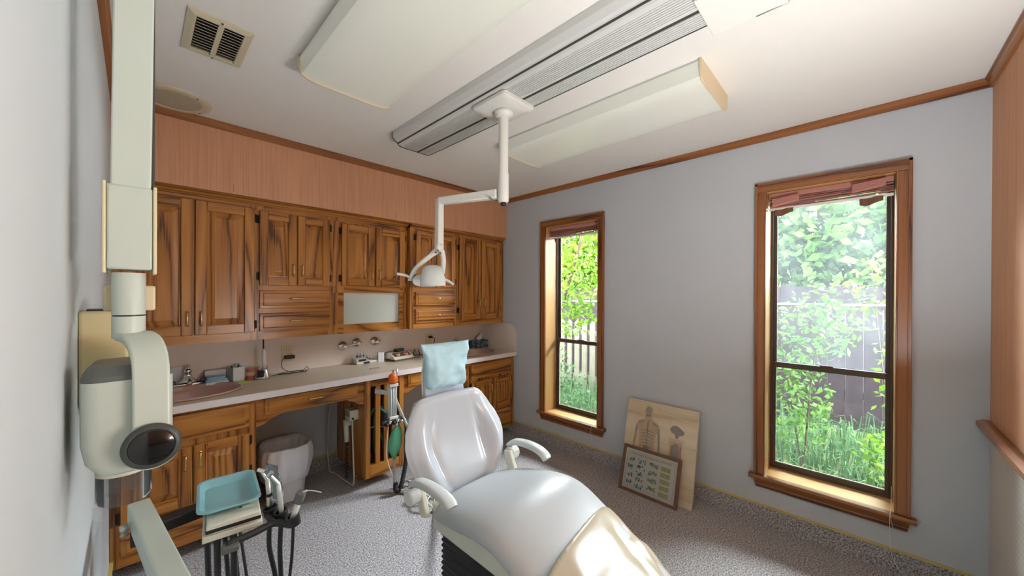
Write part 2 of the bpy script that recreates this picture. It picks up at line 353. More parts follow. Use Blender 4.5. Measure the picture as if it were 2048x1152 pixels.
# ------------------------------------------------------------------ windows
def window(name, y0, y1):
    root = empty(name, (XW, (y0 + y1) / 2, WZ0)); struct(root)
    cw = .056
    def casing(nm, poly_fn, mat): pass
    # casing boards with a stepped profile
    def board(a, b, c, d, horiz, mat):
        g = G()
        if horiz: g.box(XW - .018, XW, a, b, c, d); g.box(XW - .024, XW - .018, a, b, d - .014, d); g.box(XW - .021, XW - .018, a + .0, b, c, c + .008)
        else: g.box(XW - .018, XW, a, b, c, d)
        return g.build('casing', mat, root, bevel=.002)
    board(y0 - cw, y1 + cw, WZ1, WZ1 + cw, True, 'stain_y')
    for s, a, b in ((-1, y0 - cw, y0), (1, y1, y1 + cw)):
        g = G(); g.box(XW - .018, XW, a, b, WZ0 + .005, WZ1)
        o = (a, a + .014) if s < 0 else (b - .014, b)
        g.box(XW - .024, XW - .018, o[0], o[1], WZ0 + .005, WZ1 + cw)
        i = (b - .008, b) if s < 0 else (a, a + .008)
        g.box(XW - .021, XW - .018, i[0], i[1], WZ0 + .005, WZ1)
        g.build('casing', 'stain_z', root, bevel=.002)
    # pine jambs and stool
    for a, b in ((y0 - .012, y0), (y1, y1 + .012)):
        g = G(); g.box(XW - .004, XW + .18, a, b, WZ0, WZ1); g.build('jamb', 'pine_z', root)
    g = G(); g.box(XW - .004, XW + .18, y0, y1, WZ1 - .002, WZ1 + .012); g.build('jamb', 'pine_y', root)
    g = G(); g.box(XW - .002, XW + .19, y0, y1, WZ0 - .02, WZ0 + .002); g.build('sill', 'pine_y', root)
    g = G()
    g.prism([(XW, WZ0 - .018), (XW - .040, WZ0 - .018), (XW - .046, WZ0 - .010), (XW - .046, WZ0 - .002), (XW - .040, WZ0 + .004), (XW, WZ0 + .004)], 1, y0 - cw - .022, y1 + cw + .022)
    g.build('stool_nosing', 'stain_y', root)
    g = G(); z1 = WZ0 - .018; z0 = .226; n = 2
    prof = [(XW, z0), (XW - .014, z0), (XW - .017, z0 + .018), (XW - .015, z0 + .022), (XW - .021, z0 + .040), (XW - .030, z1), (XW, z1)]
    r0 = [Vector((p[0], y0 - cw + .010 * (1 - (p[1] - z0) / (z1 - z0)) , p[1])) for p in prof]; r1 = [Vector((p[0], y1 + cw - .010 * (1 - (p[1] - z0) / (z1 - z0)), p[1])) for p in prof]
    g.loft([r0, r1]); g.build('apron', 'stain_y', root)
    # bronze sashes and panes
    xs = XW + .165; zm = .952
    fr = .018
    g = G()
    for a, b in ((y0, y0 + .012), (y1 - .012, y1)): g.box(xs - .004, xs + .05, a, b, WZ0, WZ1)
    g.box(xs - .004, xs + .05, y0 + .012, y1 - .012, WZ0, WZ0 + .014); g.box(xs - .004, xs + .05, y0 + .012, y1 - .012, WZ1 - .02, WZ1)
    g.build('window_frame', 'bronze', root, bevel=.0015)
    a, b = y0 + .012, y1 - .012
    def sash(nm, xa, z0, z1, pane, bot, top):
        g = G(); f = .017
        g.box(xa, xa + .022, a, a + f, z0, z1); g.box(xa, xa + .022, b - f, b, z0, z1)
        g.box(xa, xa + .022, a + f, b - f, z0, z0 + bot); g.box(xa, xa + .022, a + f, b - f, z1 - top, z1)
        s = g.build(nm, 'bronze', root, bevel=.0015)
        g = G(); g.box(xa + .009, xa + .013, a + f, b - f, z0 + bot, z1 - top); g.build('pane', pane, s)
        g = G(); g.box(xa + .006, xa + .0085, a + f, b - f, z0 + bot - .002, z0 + bot + .003); g.build('glazing_bead', 'aluminium', s)
        return s
    fog = 'pane_fogged' if y0 < 0 else 'pane_clear'
    sash('lower_sash', xs, WZ0 + .014, zm + .032, 'pane_dusty', .026, .034)
    up_ = sash('upper_sash', xs + .025, zm, WZ1 - .02, fog, .020, .02)
    g = G(); yc = (a + b) / 2; g.box(xs - .006, xs + .012, yc - .03, yc + .03, zm + .032, zm + .040); g.build('sash_lock', 'bronze', root, bevel=.002)
    # steel track strip in the far jamb
    return root
window('window_1', *WIN[1]); window('window_2', *WIN[0])
# ================================================================== CABINETRY
def pull_v(x, y, zc, L=.075, mat='brass'):
    g = G(); d = .026
    pts = [(x, y, zc + L / 2)] + bez((x, y - d * .6, zc + L / 2), (x, y - d * 1.15, zc + L / 2 - .004), (x, y - d * 1.15, zc - L / 2 + .004), (x, y - d * .6, zc - L / 2), 8) + [(x, y, zc - L / 2)]
    g.tube(pts, .0042, 8); g.lathe([(.007, 0), (.007, .003)], 10, Matrix.Translation((x, y, zc + L / 2)) @ Matrix.Rotation(pi / 2, 4, 'X')); g.lathe([(.007, 0), (.007, .003)], 10, Matrix.Translation((x, y, zc - L / 2)) @ Matrix.Rotation(pi / 2, 4, 'X'))
    return g
def pull_h(xc, y, z, L=.085):
    g = G(); d = .026
    pts = [(xc - L / 2, y, z)] + bez((xc - L / 2, y - d * .6, z), (xc - L / 2 + .004, y - d * 1.15, z), (xc + L / 2 - .004, y - d * 1.15, z), (xc + L / 2, y - d * .6, z), 8) + [(xc + L / 2, y, z)]
    g.tube(pts, .0042, 8); return g
def door(root, x0, x1, z0, z1, yf, hinge, hz, stile=.052, rail=.055, panel=True, hinges=(.12, .88)):
    g = G(); th = .019; y1 = yf + th
    g.box(x0, x0 + stile, yf, y1, z0, z1, 0); g.box(x1 - stile, x1, yf, y1, z0, z1, 0)
    g.box(x0 + stile, x1 - stile, yf, y1, z0, z0 + rail, 1); g.box(x0 + stile, x1 - stile, yf, y1, z1 - rail, z1, 1)
    d = g.build('door', ['oak_upright', 'oak_across'], root, bevel=.003)
    a, b, c, e = x0 + stile, x1 - stile, z0 + rail, z1 - rail; bw = min(.034, (b - a) * .3)
    def rect(i, y): return [Vector((a + i, y, c + i)), Vector((b - i, y, c + i)), Vector((b - i, y, e - i)), Vector((a + i, y, e - i))]
    g = G(); g.loft([rect(-.004, y1 - .004), rect(-.002, yf + .014), rect(.006, yf + .013), rect(bw, yf + .004), rect(bw + .001, yf + .0025), rect(bw + .004, yf + .002)], True)
    g.build('raised_panel', 'oak_upright', d)
    hx = x1 - stile * .5 if hinge == 'L' else x0 + stile * .5
    o = pull_v(hx, yf, hz).build('handle', 'brass', d, smooth=True)
    ex = x0 - .004 if hinge == 'L' else x1 + .004
    for t in hinges:
        zc = z0 + (z1 - z0) * t
        g = G(); g.tube([(ex, yf + .004, zc - .026), (ex, yf + .004, zc + .026)], .0045, 8); g.box(min(ex, ex + (.012 if hinge == 'R' else -.012)), max(ex, ex + (.012 if hinge == 'R' else -.012)), yf + .014, yf + .0195, zc - .024, zc + .024)
        g.build('hinge', 'iron', d)
    return d
def drawer(root, x0, x1, z0, z1, yf, handle=True, nm='drawer', hx=None):
    g = G(); th = .019; bw = .020
    def rect(i, y): return [Vector((x0 + i, y, z0 + i)), Vector((x1 - i, y, z0 + i)), Vector((x1 - i, y, z1 - i)), Vector((x0 + i, y, z1 - i))]
    g.loft([rect(0, yf + th), rect(0, yf + .007), rect(.003, yf + .005), rect(bw - .003, yf + .0045), rect(bw, yf + .001), rect(bw + .004, yf)], True)
    d = g.build(nm, 'oak_across', root)
    if handle: pull_h((x0 + x1) / 2 if hx is None else hx, yf, (z0 + z1) / 2 + .005).build('handle', 'brass', d, smooth=True)
    return d
def frame_mesh(g, x0, x1, z0, z1, yf, y1, holes, acr=0):
    # face frame: solid board grid with rectangular holes (cells kept when not in a hole)
    xs = sorted({x0, x1, x0 + .034, x1 - .034, *[h[0] for h in holes], *[h[1] for h in holes]}); zs = sorted({z0, z1, max(acr, z0 + .01), z1 - .03, *[h[2] for h in holes], *[h[3] for h in holes]})
    for a, b in zip(xs, xs[1:]):
        for c, d in zip(zs, zs[1:]):
            mx, mz = (a + b) / 2, (c + d) / 2
            if any(h[0] < mx < h[1] and h[2] < mz < h[3] for h in holes): continue
            g.box(a, b, yf, y1, c, d, 1 if (x0 + .034 < mx < x1 - .034 and (mz < acr or mz > z1 - .03)) else 0)
UL, UR, UB = 2.790, 2.741, 1.112
def upper(x0, x1, yf, label, holes=(), top=1.972, acr=1.166):
    root = empty('wall_cabinet', ((x0 + x1) / 2, yf, UB)); tag(root, label, 'cabinet', 'oak wall cabinets over the counter')
    g = G(); frame_mesh(g, x0 + .0006, x1 - .0006, UB, top, yf, yf + .02, holes, acr)
    g.build('face_frame', ['oak_upright', 'oak_across'], root)
    g = G(); a, b = x0 + .0006, x1 - .0006
    g.box(a, a + .012, yf + .02, YB - .001, UB + .012, top); g.box(b - .012, b, yf + .02, YB - .001, UB + .012, top)
    g.box(a, b, yf + .02, YB - .001, UB, UB + .012); g.box(a + .012, b - .012, YB - .008, YB - .001, UB + .012, top); g.box(a, b, yf + .02, YB - .001, top - .012, top)
    g.build('carcass', 'oak_upright', root)
    return root
UA = upper(-.089, .537, UL, 'tall two door oak wall cabinet behind the dental x-ray arm')
door(UA, -.052, .227, 1.165, 1.948, UL - .02, 'L', 1.262); door(UA, .236, .521, 1.165, 1.948, UL - .02, 'R', 1.262, hinges=(.06, .12 + .80))
UBt = upper(.537, 1.000, UL, 'oak wall cabinet with two drawers, directly above the silver curing light', acr=1.462)
door(UBt, .549, .758, 1.462, 1.940, UL - .02, 'L', 1.565, stile=.046); door(UBt, .767, .972, 1.462, 1.940, UL - .02, 'R', 1.565, stile=.046)
drawer(UBt, .549, .972, 1.312, 1.428, UL - .02); drawer(UBt, .549, .972, 1.166, 1.280, UL - .02)
UC = upper(1.000, 1.597, UL, 'oak wall cabinet with a white light panel set under its doors', holes=[(1.076, 1.530, 1.178, 1.416)], acr=1.468)
door(UC, 1.056, 1.305, 1.468, 1.930, UL - .02, 'L', 1.556, stile=.05); door(UC, 1.318, 1.572, 1.468, 1.930, UL - .02, 'R', 1.556, stile=.05)
g = G(); g.box(1.066, 1.540, UL + .022, UL + .030, 1.168, 1.426); plain('opal_panel', (.66, .71, .65), .18, coat=.4); g.build('light_panel', 'opal_panel', UC)
UD = upper(1.598, 2.081, UR, 'oak wall cabinet with two drawers, behind the hanging exam lamp', acr=1.466)
door(UD, 1.648, 1.846, 1.466, 1.948, UR - .02, 'L', 1.56, stile=.045); door(UD, 1.856, 2.058, 1.466, 1.948, UR - .02, 'R', 1.56, stile=.045)
drawer(UD, 1.648, 2.058, 1.311, 1.427, UR - .02); drawer(UD, 1.648, 2.058, 1.160, 1.281, UR - .02)
UE = upper(2.081, 2.698, UR, 'tall two door oak wall cabinet in the corner by the window wall')
door(UE, 2.106, 2.368, 1.166, 1.940, UR - .02, 'L', 1.325, stile=.058); door(UE, 2.380, 2.640, 1.166, 1.940, UR - .02, 'R', 1.325, stile=.058)
# crown mouldings under the soffit
def crown(name, x0, x1, yf):
    y = yf
    prof = [(y, 1.9725), (y - .006, 1.9725), (y - .010, 1.980), (y - .022, 1.984), (y - .030, 1.992), (min(y - .034, YS + .012), 1.9995), (y, 1.9995)]
    g = G(); g.prism(prof, 0, x0, x1); struct(g.build(name, 'oak_across', origin=(0, yf, 2)))
crown('trim_7', -.089, 1.597, UL); crown('trim_8', 1.5985, 2.698, UR)
# soffit underside filler behind crown (closing strip)
# ---- base cabinets
LF, LD = 2.585, 2.565; CT0, CT1 = .787, .827; TK = .072
def base_unit(x0, x1, label, holes=()):
    root = empty('base_cabinet', ((x0 + x1) / 2, LF, 0)); tag(root, label, 'cabinet', 'oak base cabinets under the counter')
    a, b = x0, x1
    g = G(); frame_mesh(g, a, b, TK, CT0 - .001, LF, LF + .02, holes, .28); g.build('face_frame', ['oak_upright', 'oak_across'], root)
    g = G(); g.box(a, a + .014, LF + .02, YB - .001, TK, CT0 - .001); g.box(b - .014, b, LF + .02, YB - .001, TK, CT0 - .001); g.box(a + .014, b - .014, LF + .02, YB - .001, TK, TK + .014)
    g.build('carcass', 'oak_upright', root)
    g = G(); g.box(a, b, 2.735, 2.75, 0, TK); g.build('toe_kick', 'oak_across', root)
    return root
BL = base_unit(-.089, .495, 'oak sink base cabinet with brass pulls behind the blue tray')
drawer(BL, -.054, .457, .630, .766, LD, False, 'false_drawer_front')
door(BL, -.054, .208, .284, .596, LD, 'L', .515, stile=.055, hinges=(.1, .86)); door(BL, .213, .459, .284, .596, LD, 'R', .515, stile=.055, hinges=(.3, .86))
drawer(BL, -.052, .457, .122, .270, LD, False)
BR = base_unit(2.095, 2.698, 'oak sink base cabinet in the corner below the tissue box')
drawer(BR, 2.130, 2.648, .628, .762, LD, False, 'false_drawer_front')
door(BR, 2.130, 2.392, .296, .600, LD, 'L', .515, stile=.055); door(BR, 2.402, 2.650, .296, .600, LD, 'R', .515, stile=.055)
drawer(BR, 2.130, 2.650, .122, .275, LD, False)
def apron_unit(x0, x1, d0, d1, label):
    root = empty('apron_drawer_unit', ((x0 + x1) / 2, LF, .65)); tag(root, label, 'drawer', 'oak drawers over the knee spaces')
    zl, zh = .618, .668
    def br(x, s):  # ogee bracket profile from post inwards
        return [(x, zl), (x + s * .025, zl), (x + s * .045, zl + .006), (x + s * .062, zl + .022), (x + s * .080, zl + .030), (x + s * .100, zl + .036), (x + s * .125, zh)]
    poly = br(x0, 1) + br(x1, -1)[::-1] + [(x1, CT0 - .001), (x0, CT0 - .001)]
    g = G(); g.prism(poly, 1, LF, LF + .02); g.build('apron', 'oak_across', root)
    drawer(root, d0, d1, .680, .776, LD)
    g = G(); g.box(d0 + .02, d1 - .02, LF + .021, LF + .40, .69, .77); g.build('drawer_box', 'oak_across', root)
    return root
apron_unit(.4955, 1.144, .535, 1.092, 'long oak drawer with brass pull above the bagged wastebasket')
apron_unit(1.446, 2.0945, 1.486, 2.04, 'oak drawer partly hidden by the blue covered headrest')
# slatted tower
TW = empty('slatted_cabinet', (1.295, LF, 0)); tag(TW, 'narrow oak cabinet with open vertical slats and hoses inside', 'cabinet')
x0, x1 = 1.145, 1.445
g = G(); g.box(x0, x0 + .016, LF + .02, YB - .001, TK, CT0 - .001); g.build('side_panel', 'oak_upright', TW)
g = G(); g.box(x1 - .016, x1, LF + .02, YB - .001, TK, CT0 - .001); g.build('side_panel', 'oak_upright', TW)
g = G(); g.box(x0, x0 + .036, LF - .02, LF + .02, TK, CT0 - .001); g.build('post', 'oak_upright', TW, bevel=.002)
g = G(); g.box(x1 - .036, x1, LF - .02, LF + .02, TK, CT0 - .001); g.build('post', 'oak_upright', TW, bevel=.002)
g = G(); g.box(x0 + .036, x1 - .036, LF - .02, LF + .02, .735, CT0 - .001); g.build('top_rail', 'oak_across', TW, bevel=.002)
g = G(); g.box(x0 + .036, x1 - .036, LF - .02, LF + .02, TK, .160); g.build('bottom_rail', 'oak_across', TW, bevel=.002)
for sx in (1.224, 1.290, 1.354):
    g = G(); g.box(sx, sx + .036, LF - .012, LF + .008, .160, .735); g.build('slat', 'oak_upright', TW, bevel=.002)
g = G(); g.box(x0 + .016, x1 - .016, LF + .02, YB - .001, TK, TK + .014); g.build('floor_panel', 'oak_across', TW)
g = G(); g.box(x0, x1, 2.735, 2.75, 0, TK); g.build('toe_kick', 'oak_across', TW)
def hose(name, pts, r, mat, root=None, n=8, k=8):
    g = G(); g.tube(spline(pts, k), r, n); return g.build(name, mat, root, smooth=True)
for q, (m, dx) in enumerate((('hose_teal', 0), ('hose_green', .02), ('hose_teal', .06))):
    hose('hose', [(1.30 + dx, 2.56, .52), (1.24 + dx * .5, 2.61, .56), (1.19 + dx, 2.65, .46), (1.20 + dx, 2.68, .25), (1.24 + dx, 2.70, .12)], .007, m, TW)
hose('hose', [(1.19, 2.66, .40), (1.27, 2.60, .42), (1.33, 2.62, .34), (1.36, 2.66, .12)], .004, 'tube_cream', TW)
hose('hose', [(1.27, 2.62, .40), (1.30, 2.615, .30), (1.34, 2.62, .16), (1.34, 2.66, .10)], .010, 'hose_teal', TW)
# ---- countertop with backsplash
CTO = empty('countertop', (1.3, 2.8, CT0)); tag(CTO, 'long beige laminate countertop with white front edge and pink splash', 'countertop')
YC = 2.539
SK = [(.215, 2.800, .245, .190), (2.315, 2.800, .245, .190)]
g = G(); seg = 48
def slab(x0, x1): g.add([(x0, YC + .002, CT1), (x1, YC + .002, CT1), (x1, YB - .001, CT1), (x0, YB - .001, CT1)], [(0, 1, 2, 3)])
def holed(x0, x1, cx, cy, rx, ry):
    per = []; ell = []
    for k in range(seg):
        a = 2 * pi * k / seg; c, s = math.cos(a), math.sin(a)
        ell.append((cx + rx * c, cy + ry * s, CT1))
        hx = (x1 - cx) if c > 0 else (cx - x0); hy = (YB - .001 - cy) if s > 0 else (cy - YC - .002)
        t = min(hx / abs(c) if abs(c) > 1e-6 else 9, hy / abs(s) if abs(s) > 1e-6 else 9)
        per.append((cx + c * t, cy + s * t, CT1))
    g.add(per + ell, [(k, (k + 1) % seg, seg + (k + 1) % seg, seg + k) for k in range(seg)])
    # corner fills
    for X, Y in ((x0, YC + .002), (x1, YC + .002), (x1, YB - .001), (x0, YB - .001)):
        best = sorted(range(seg), key=lambda k: (per[k][0] - X)**2 + (per[k][1] - Y)**2)[:6]
        on_x = [k for k in best if abs(per[k][0] - X) < 1e-6]; on_y = [k for k in best if abs(per[k][1] - Y) < 1e-6]
        if on_x and on_y and not set(on_x) & set(on_y):
            kx = min(on_x, key=lambda k: abs(per[k][1] - Y)); ky = min(on_y, key=lambda k: abs(per[k][0] - X))
            g.add([per[kx], per[ky], (X, Y, CT1)], [(0, 1, 2)])
holed(XL + .001, .62, *SK[0]); slab(.62, 1.95); holed(1.95, XW - .001, *SK[1])
top = g.build('laminate_top', 'counter', CTO, fix=False)
for p in top.data.polygons:
    pass
bm = bmesh.new(); bm.from_mesh(top.data)
for f in bm.faces:
    f.normal_update()
    if f.normal.z < 0: f.normal_flip()
bm.to_mesh(top.data); bm.free()
g = G(); g.box(XL + .001, XW - .001, YC, YC + .02, CT0, CT1 - .0004); g.build('front_edge', 'counter_edge', CTO, bevel=.0015)
g = G(); g.box(XL + .001, XW - .001, YB - .008, YB - .0005, CT1, UB); g.build('backsplash', 'splash', CTO)
yy0 = 2.541; zt = 1.106; r = .11
poly = [(YB - .009, CT1), (yy0, CT1)] + [(yy0 + r - r * math.cos(a), zt - r + r * math.sin(a)) for a in [pi / 2 * k / 10 for k in range(11)]] + [(YB - .009, zt)]
g = G(); g.prism(poly, 0, XW - .008, XW - .0005); g.build('side_splash', 'splash', CTO)
# ---- sinks and taps
def sink(cx, cy, rx, ry, label):
    root = empty('oval_sink', (cx, cy, CT1)); tag(root, label, 'sink', 'pink oval basins set in the counter')
    prof = [(1.0, .001), (1.02, .004), (1.04, .010), (1.03, .014), (.985, .013), (.955, .006), (.93, -.010), (.88, -.05), (.76, -.095), (.5, -.125), (.12, -.132)]
    rings = [[Vector((cx + rx * a * math.cos(2 * pi * k / 48) , cy + ry * a * math.sin(2 * pi * k / 48), CT1 + z)) for k in range(48)] for a, z in prof]
    g = G(); g.loft(rings, False); bw = g.build('basin', 'porcelain_pink', root, smooth=True)
    g = G(); g.lathe([(.0, -.128), (.03, -.128), (.034, -.130)], 20, Matrix.Translation((cx, cy, CT1)), cap=False); g.build('drain', 'chrome', root, smooth=True)
    return root
sink(*SK[0], 'pink oval sink basin in the counter below the left tap'); sink(*SK[1], 'pink oval sink basin in the counter corner by the window wall')
def faucet(cx, label):
    y = 3.035; root = empty('chrome_tap', (cx, y, CT1)); tag(root, label, 'tap', 'chrome basin taps')
    g = G(); prof = []
    pts = [(.095 * math.cos(a) * (1 if abs(math.cos(a)) < .7 else 1), .026 * math.sin(a)) for a in [2 * pi * k / 24 for k in range(24)]]
    rings = [[Vector((cx + p[0] * s, y + p[1] * s, CT1 + z)) for p in pts] for s, z in ((1, .0005), (1, .012), (.92, .018))]
    g.loft(rings); g.build('base_plate', 'chrome', root, smooth=True, auto=40)
    g = G()
    for t, (wx, wy, z) in enumerate(()): pass
    rings = []
    for z, a, b in ((.018, .060, .024), (.030, .045, .024), (.045, .028, .022), (.060, .020, .020), (.072, .018, .018), (.080, .012, .012)):
        rings.append([Vector((cx + a * math.cos(2 * pi * k / 20), y + b * math.sin(2 * pi * k / 20), CT1 + z)) for k in range(20)])
    g.loft(rings); g.build('body', 'chrome', root, smooth=True)
    g = G(); g.tube(spline([(cx, y - .01, CT1 + .045), (cx, y - .06, CT1 + .058), (cx, y - .11, CT1 + .05), (cx, y - .125, CT1 + .034)], 6), [.014] * 12 + [.012] * 7, 12); g.build('spout', 'chrome', root, smooth=True)
    g = G(); g.lathe([(.008, 0), (.018, .006), (.021, .014), (.019, .024), (.012, .030), (.009, .036), (.012, .041), (.012, .048), (.004, .053)], 20, Matrix.Translation((cx, y, CT1 + .078))); g.build('top_knob', 'chrome', root, smooth=True)
    for s in (-1, 1):
        g = G(); g.lathe([(.016, .014), (.022, .02), (.022, .034), (.016, .042), (.004, .044)], 14, Matrix.Translation((cx + s * .078, y, CT1))); g.build('side_knob', 'clear_plastic', root, smooth=True)
faucet(.225, 'chrome basin tap at the pink sink behind the x-ray head'); faucet(2.315, 'chrome basin tap half hidden behind the blue headrest cover')
# ---- wall valves
for i, (x, z, lab) in enumerate(((1.183, .978, 'leftmost chrome wall valve on the splash'), (1.297, .998, 'chrome wall valve between two others on the splash'), (1.455, .996, 'rightmost chrome wall valve above the white carton'))):
    R = Matrix.Translation((x, YB - .0085, z)) @ Matrix.Rotation(pi / 2, 4, 'X')
    root = empty('wall_valve', (x, YB - .0085, z)); tag(root, lab, 'valve', 'chrome gas and air valves on the splash')
    g = G(); g.lathe([(.040, 0), (.040, .004), (.034, .014), (.022, .020), (.014, .024)], 24, R); g.build('escutcheon', 'chrome', root, smooth=True)
    g = G(); g.lathe([(.012, .02), (.012, .045), (.017, .048), (.019, .06), (.015, .068), (.006, .07)], 16, R); g.build('stem', 'chrome', root, smooth=True)
    if i == 0:
        g = G(); g.tube(spline([(x + .01, YB - .062, z), (x + .05, YB - .075, z + .012), (x + .085, YB - .07, z + .016)], 6), .006, 8); g.build('lever', 'chrome', root, smooth=True)
    else:
        g = G(); g.tube([(x - .026, YB - .068, z - .004), (x + .026, YB - .068, z + .004)], .005, 8); g.build('lever', 'chrome', root, smooth=True)
# ---- outlets
def outlet(x, z, lab):
    root = empty('wall_outlet', (x, YB - .0085, z)); tag(root, lab, 'outlet', 'ivory power outlets on the splash')
    g = G(); g.box(x - .036, x + .036, YB - .0140, YB - .0085, z - .058, z + .058); g.build('cover_plate', 'ivory', root, bevel=.002)
    for dz in (-.024, .024):
        g = G(); pts = [(x + .017 * math.copysign(abs(math.cos(a))**.7, math.cos(a)), z + dz + .014 * math.copysign(abs(math.sin(a))**.7, math.sin(a))) for a in [2 * pi * k / 20 for k in range(20)]]
        g.prism([(p[0], p[1]) for p in pts], 1, YB - .0155, YB - .0140); s = g.build('socket', 'ivory', root)
        g = G(); g.box(x - .008, x - .006, YB - .0158, YB - .0154, z + dz - .003, z + dz + .006); g.box(x + .006, x + .008, YB - .0158, YB - .0154, z + dz - .003, z + dz + .006); g.build('slot', 'black_plastic', s)
outlet(.782, .964, 'ivory wall outlet with a black charger beside the curing light'); outlet(2.010, .962, 'ivory wall outlet with a black plug left of the tissue box')
# ---- things on the counter
Z = CT1
def at(name, loc, lab, cat, group=None): r = empty(name, loc); return tag(r, lab, cat, group)
# black charger and its cord
r = at('charger', (.79, YB - .014, .935), 'black plug-in charger with a thin coiled cord on the counter', 'charger')
g = G(); g.box(.758, .825, YB - .055, YB - .0162, .925, .950); g.build('adapter', 'black_plastic', r, bevel=.006, seg=3)
hose('cord', [(.762, YB - .05, .938), (.735, YB - .07, .92), (.735, YB - .08, .87), (.775, YB - .075, Z + .012), (.82, YB - .07, Z + .006), (.87, YB - .09, Z + .006), (.80, YB - .12, Z + .005), (.70, YB - .10, Z + .005), (.78, YB - .07, Z + .010), (.86, YB - .10, Z + .012), (.90, YB - .07, Z + .03), (.885, YB - .10, Z + .004), (.72, YB - .11, Z + .007), (.66, YB - .12, Z + .004)], .0022, 'black_plastic', r, 6)
# curing light
cx, cy = .600, 2.945
r = at('curing_light', (cx, cy, Z), 'silver cordless curing light standing upright in its black faced base', 'curing light')
g = G()
rings = []
for z, a, b, dx in ((.001, .044, .034, 0), (.008, .046, .036, 0), (.020, .042, .034, .002), (.045, .030, .028, .006), (.065, .020, .022, .008), (.072, .014, .016, .008)):
    rings.append([Vector((cx + dx + a * math.cos(2 * pi * k / 28), cy + b * math.sin(2 * pi * k / 28), Z + z)) for k in range(28)])
g.loft(rings); g.build('stand', 'steel', r, smooth=True, auto=50)
g = G(); g.box(-.022, .022, -.004, .004, -.026, .022, 0, Matrix.Translation((cx - .016, cy - .026, Z + .040)) @ Matrix.Rotation(-.55, 4, 'Z') @ Matrix.Rotation(-.45, 4, 'X')); g.build('display', 'lens_black', r, bevel=.012, seg=4)
g = G(); g.tube([(cx + .010, cy, Z + .055), (cx + .008, cy, Z + .11), (cx + .006, cy, Z + .19), (cx + .005, cy, Z + .205)], [.013, .0135, .0115, .006], 16); g.build('handpiece', 'aluminium', r, smooth=True)
g = G(); g.tube([(cx + .005, cy, Z + .203), (cx + .004, cy, Z + .232), (cx + .004, cy + .004, Z + .285)], .0045, 8); g.build('light_guide', 'black_plastic', r, smooth=True)
g = G(); g.box(cx + .020, cx + .030, cy + .005, cy + .02, Z + .06, Z + .085); g.build('button', 'red_plastic', r, bevel=.003)
# denture model
cx, cy = .556, 3.005
r = at('denture_model', (cx, cy, Z), 'pink plastic denture model with yellowed teeth beside the pen cup', 'model')
def arch(rad, z0, z1, t, nm, mat):
    g = G(); outer = []; n = 18
    R = [[], [], [], []]
    rings = []
    for k in range(n + 1):
        a = pi * 1.12 * k / n - pi * .06 + pi
        c, s = math.cos(a), math.sin(a)
        rings.append([Vector((cx + (rad + q) * c, cy + .012 + (rad * 1.15 + q) * s, z)) for q, z in ((0, z0), (0, z1), (-t, z1), (-t, z0))])
    g.loft(rings); return g.build(nm, mat, r, smooth=True, auto=40)
arch(.040, Z + .001, Z + .026, .040, 'lower_gum', 'gum_pink'); arch(.040, Z + .046, Z + .068, .040, 'upper_gum', 'gum_pink')
for k in range(12):
    a = pi + pi * (k + .5) / 12
    for z0, z1 in ((Z + .024, Z + .0355), (Z + .0365, Z + .048)):
        g = G(); Mx = Matrix.Translation((cx + .0375 * math.cos(a), cy + .012 + .0435 * math.sin(a), 0)) @ Matrix.Rotation(a, 4, 'Z')
        g.box(-.004, .004, -.0048, .0048, z0, z1, 0, Mx); g.build('tooth', 'tooth', r, bevel=.0015)
# pen cup
cx, cy = .462, 3.005
r = at('pen_cup', (cx, cy, Z), 'grey and white square cup holding black pens', 'cup')
Rz = Matrix.Translation((cx, cy, 0)) @ Matrix.Rotation(.35, 4, 'Z')
g = G()
for a, b, c, d, mi in ((-.034, .034, -.034, -.031, 0), (-.034, .034, .031, .034, 0), (-.034, -.031, -.031, .031, 1), (.031, .034, -.031, .031, 0)): g.box(a, b, c, d, Z + .001, Z + .092, mi, Rz)
g.box(-.031, .031, -.031, .031, Z + .001, Z + .004, 0, Rz); g.build('cup_body', ['paper_white', 'grey_card'], r)
for dx, dy, h in ((.01, .012, .106), (-.012, .006, .100), (.004, -.012, .098)):
    g = G(); g.tube([(cx + dx, cy + dy, Z + .006), (cx + dx * 1.8, cy + dy * 1.5, Z + h)], .0045, 8); g.build('pen', 'black_plastic', r)
# clear holder with masks
r = at('card_holder', (.345, 3.045, Z), 'clear acrylic holder with white packets against the splash', 'holder')
g = G(); g.box(.300, .425, 3.070, 3.073, Z + .001, Z + .085); g.box(.300, .425, 3.020, 3.023, Z + .001, Z + .04); g.box(.300, .303, 3.023, 3.070, Z + .001, Z + .06); g.box(.422, .425, 3.023, 3.070, Z + .001, Z + .06); g.box(.303, .422, 3.023, 3.070, Z + .001, Z + .004); g.build('acrylic_body', 'clear_plastic', r)
g = G(); g.box(.308, .418, 3.052, 3.068, Z + .005, Z + .078); g.build('packet', 'paper_white', r, bevel=.002)
r = tag((lambda gg: gg.build('face_masks', 'mask_blue', origin=(.36, 2.985, Z), bevel=.004))(G().box(.305, .412, 2.955, 3.016, Z + .018, Z + .034).box(.310, .40, 2.955, 3.013, Z + .034, Z + .048)), 'folded pale blue face masks lying on a white packet', 'mask')
tag(G().box(.302, .418, 2.952, 3.018, Z + .001, Z + .0178).build('mask_packet', 'paper_white', origin=(.36, 2.985, Z), bevel=.003), 'white packet under the blue face masks', 'packet')
tag(G().box(.085, .215, 3.076, 3.084, Z + .001, Z + .12).build('pale_panel', 'paper_white', origin=(.15, 3.08, Z), bevel=.002), 'thin white upright panel by the splash behind the left tap', 'card')  # unidentified pale rectangle behind the tap, built as a thin panel
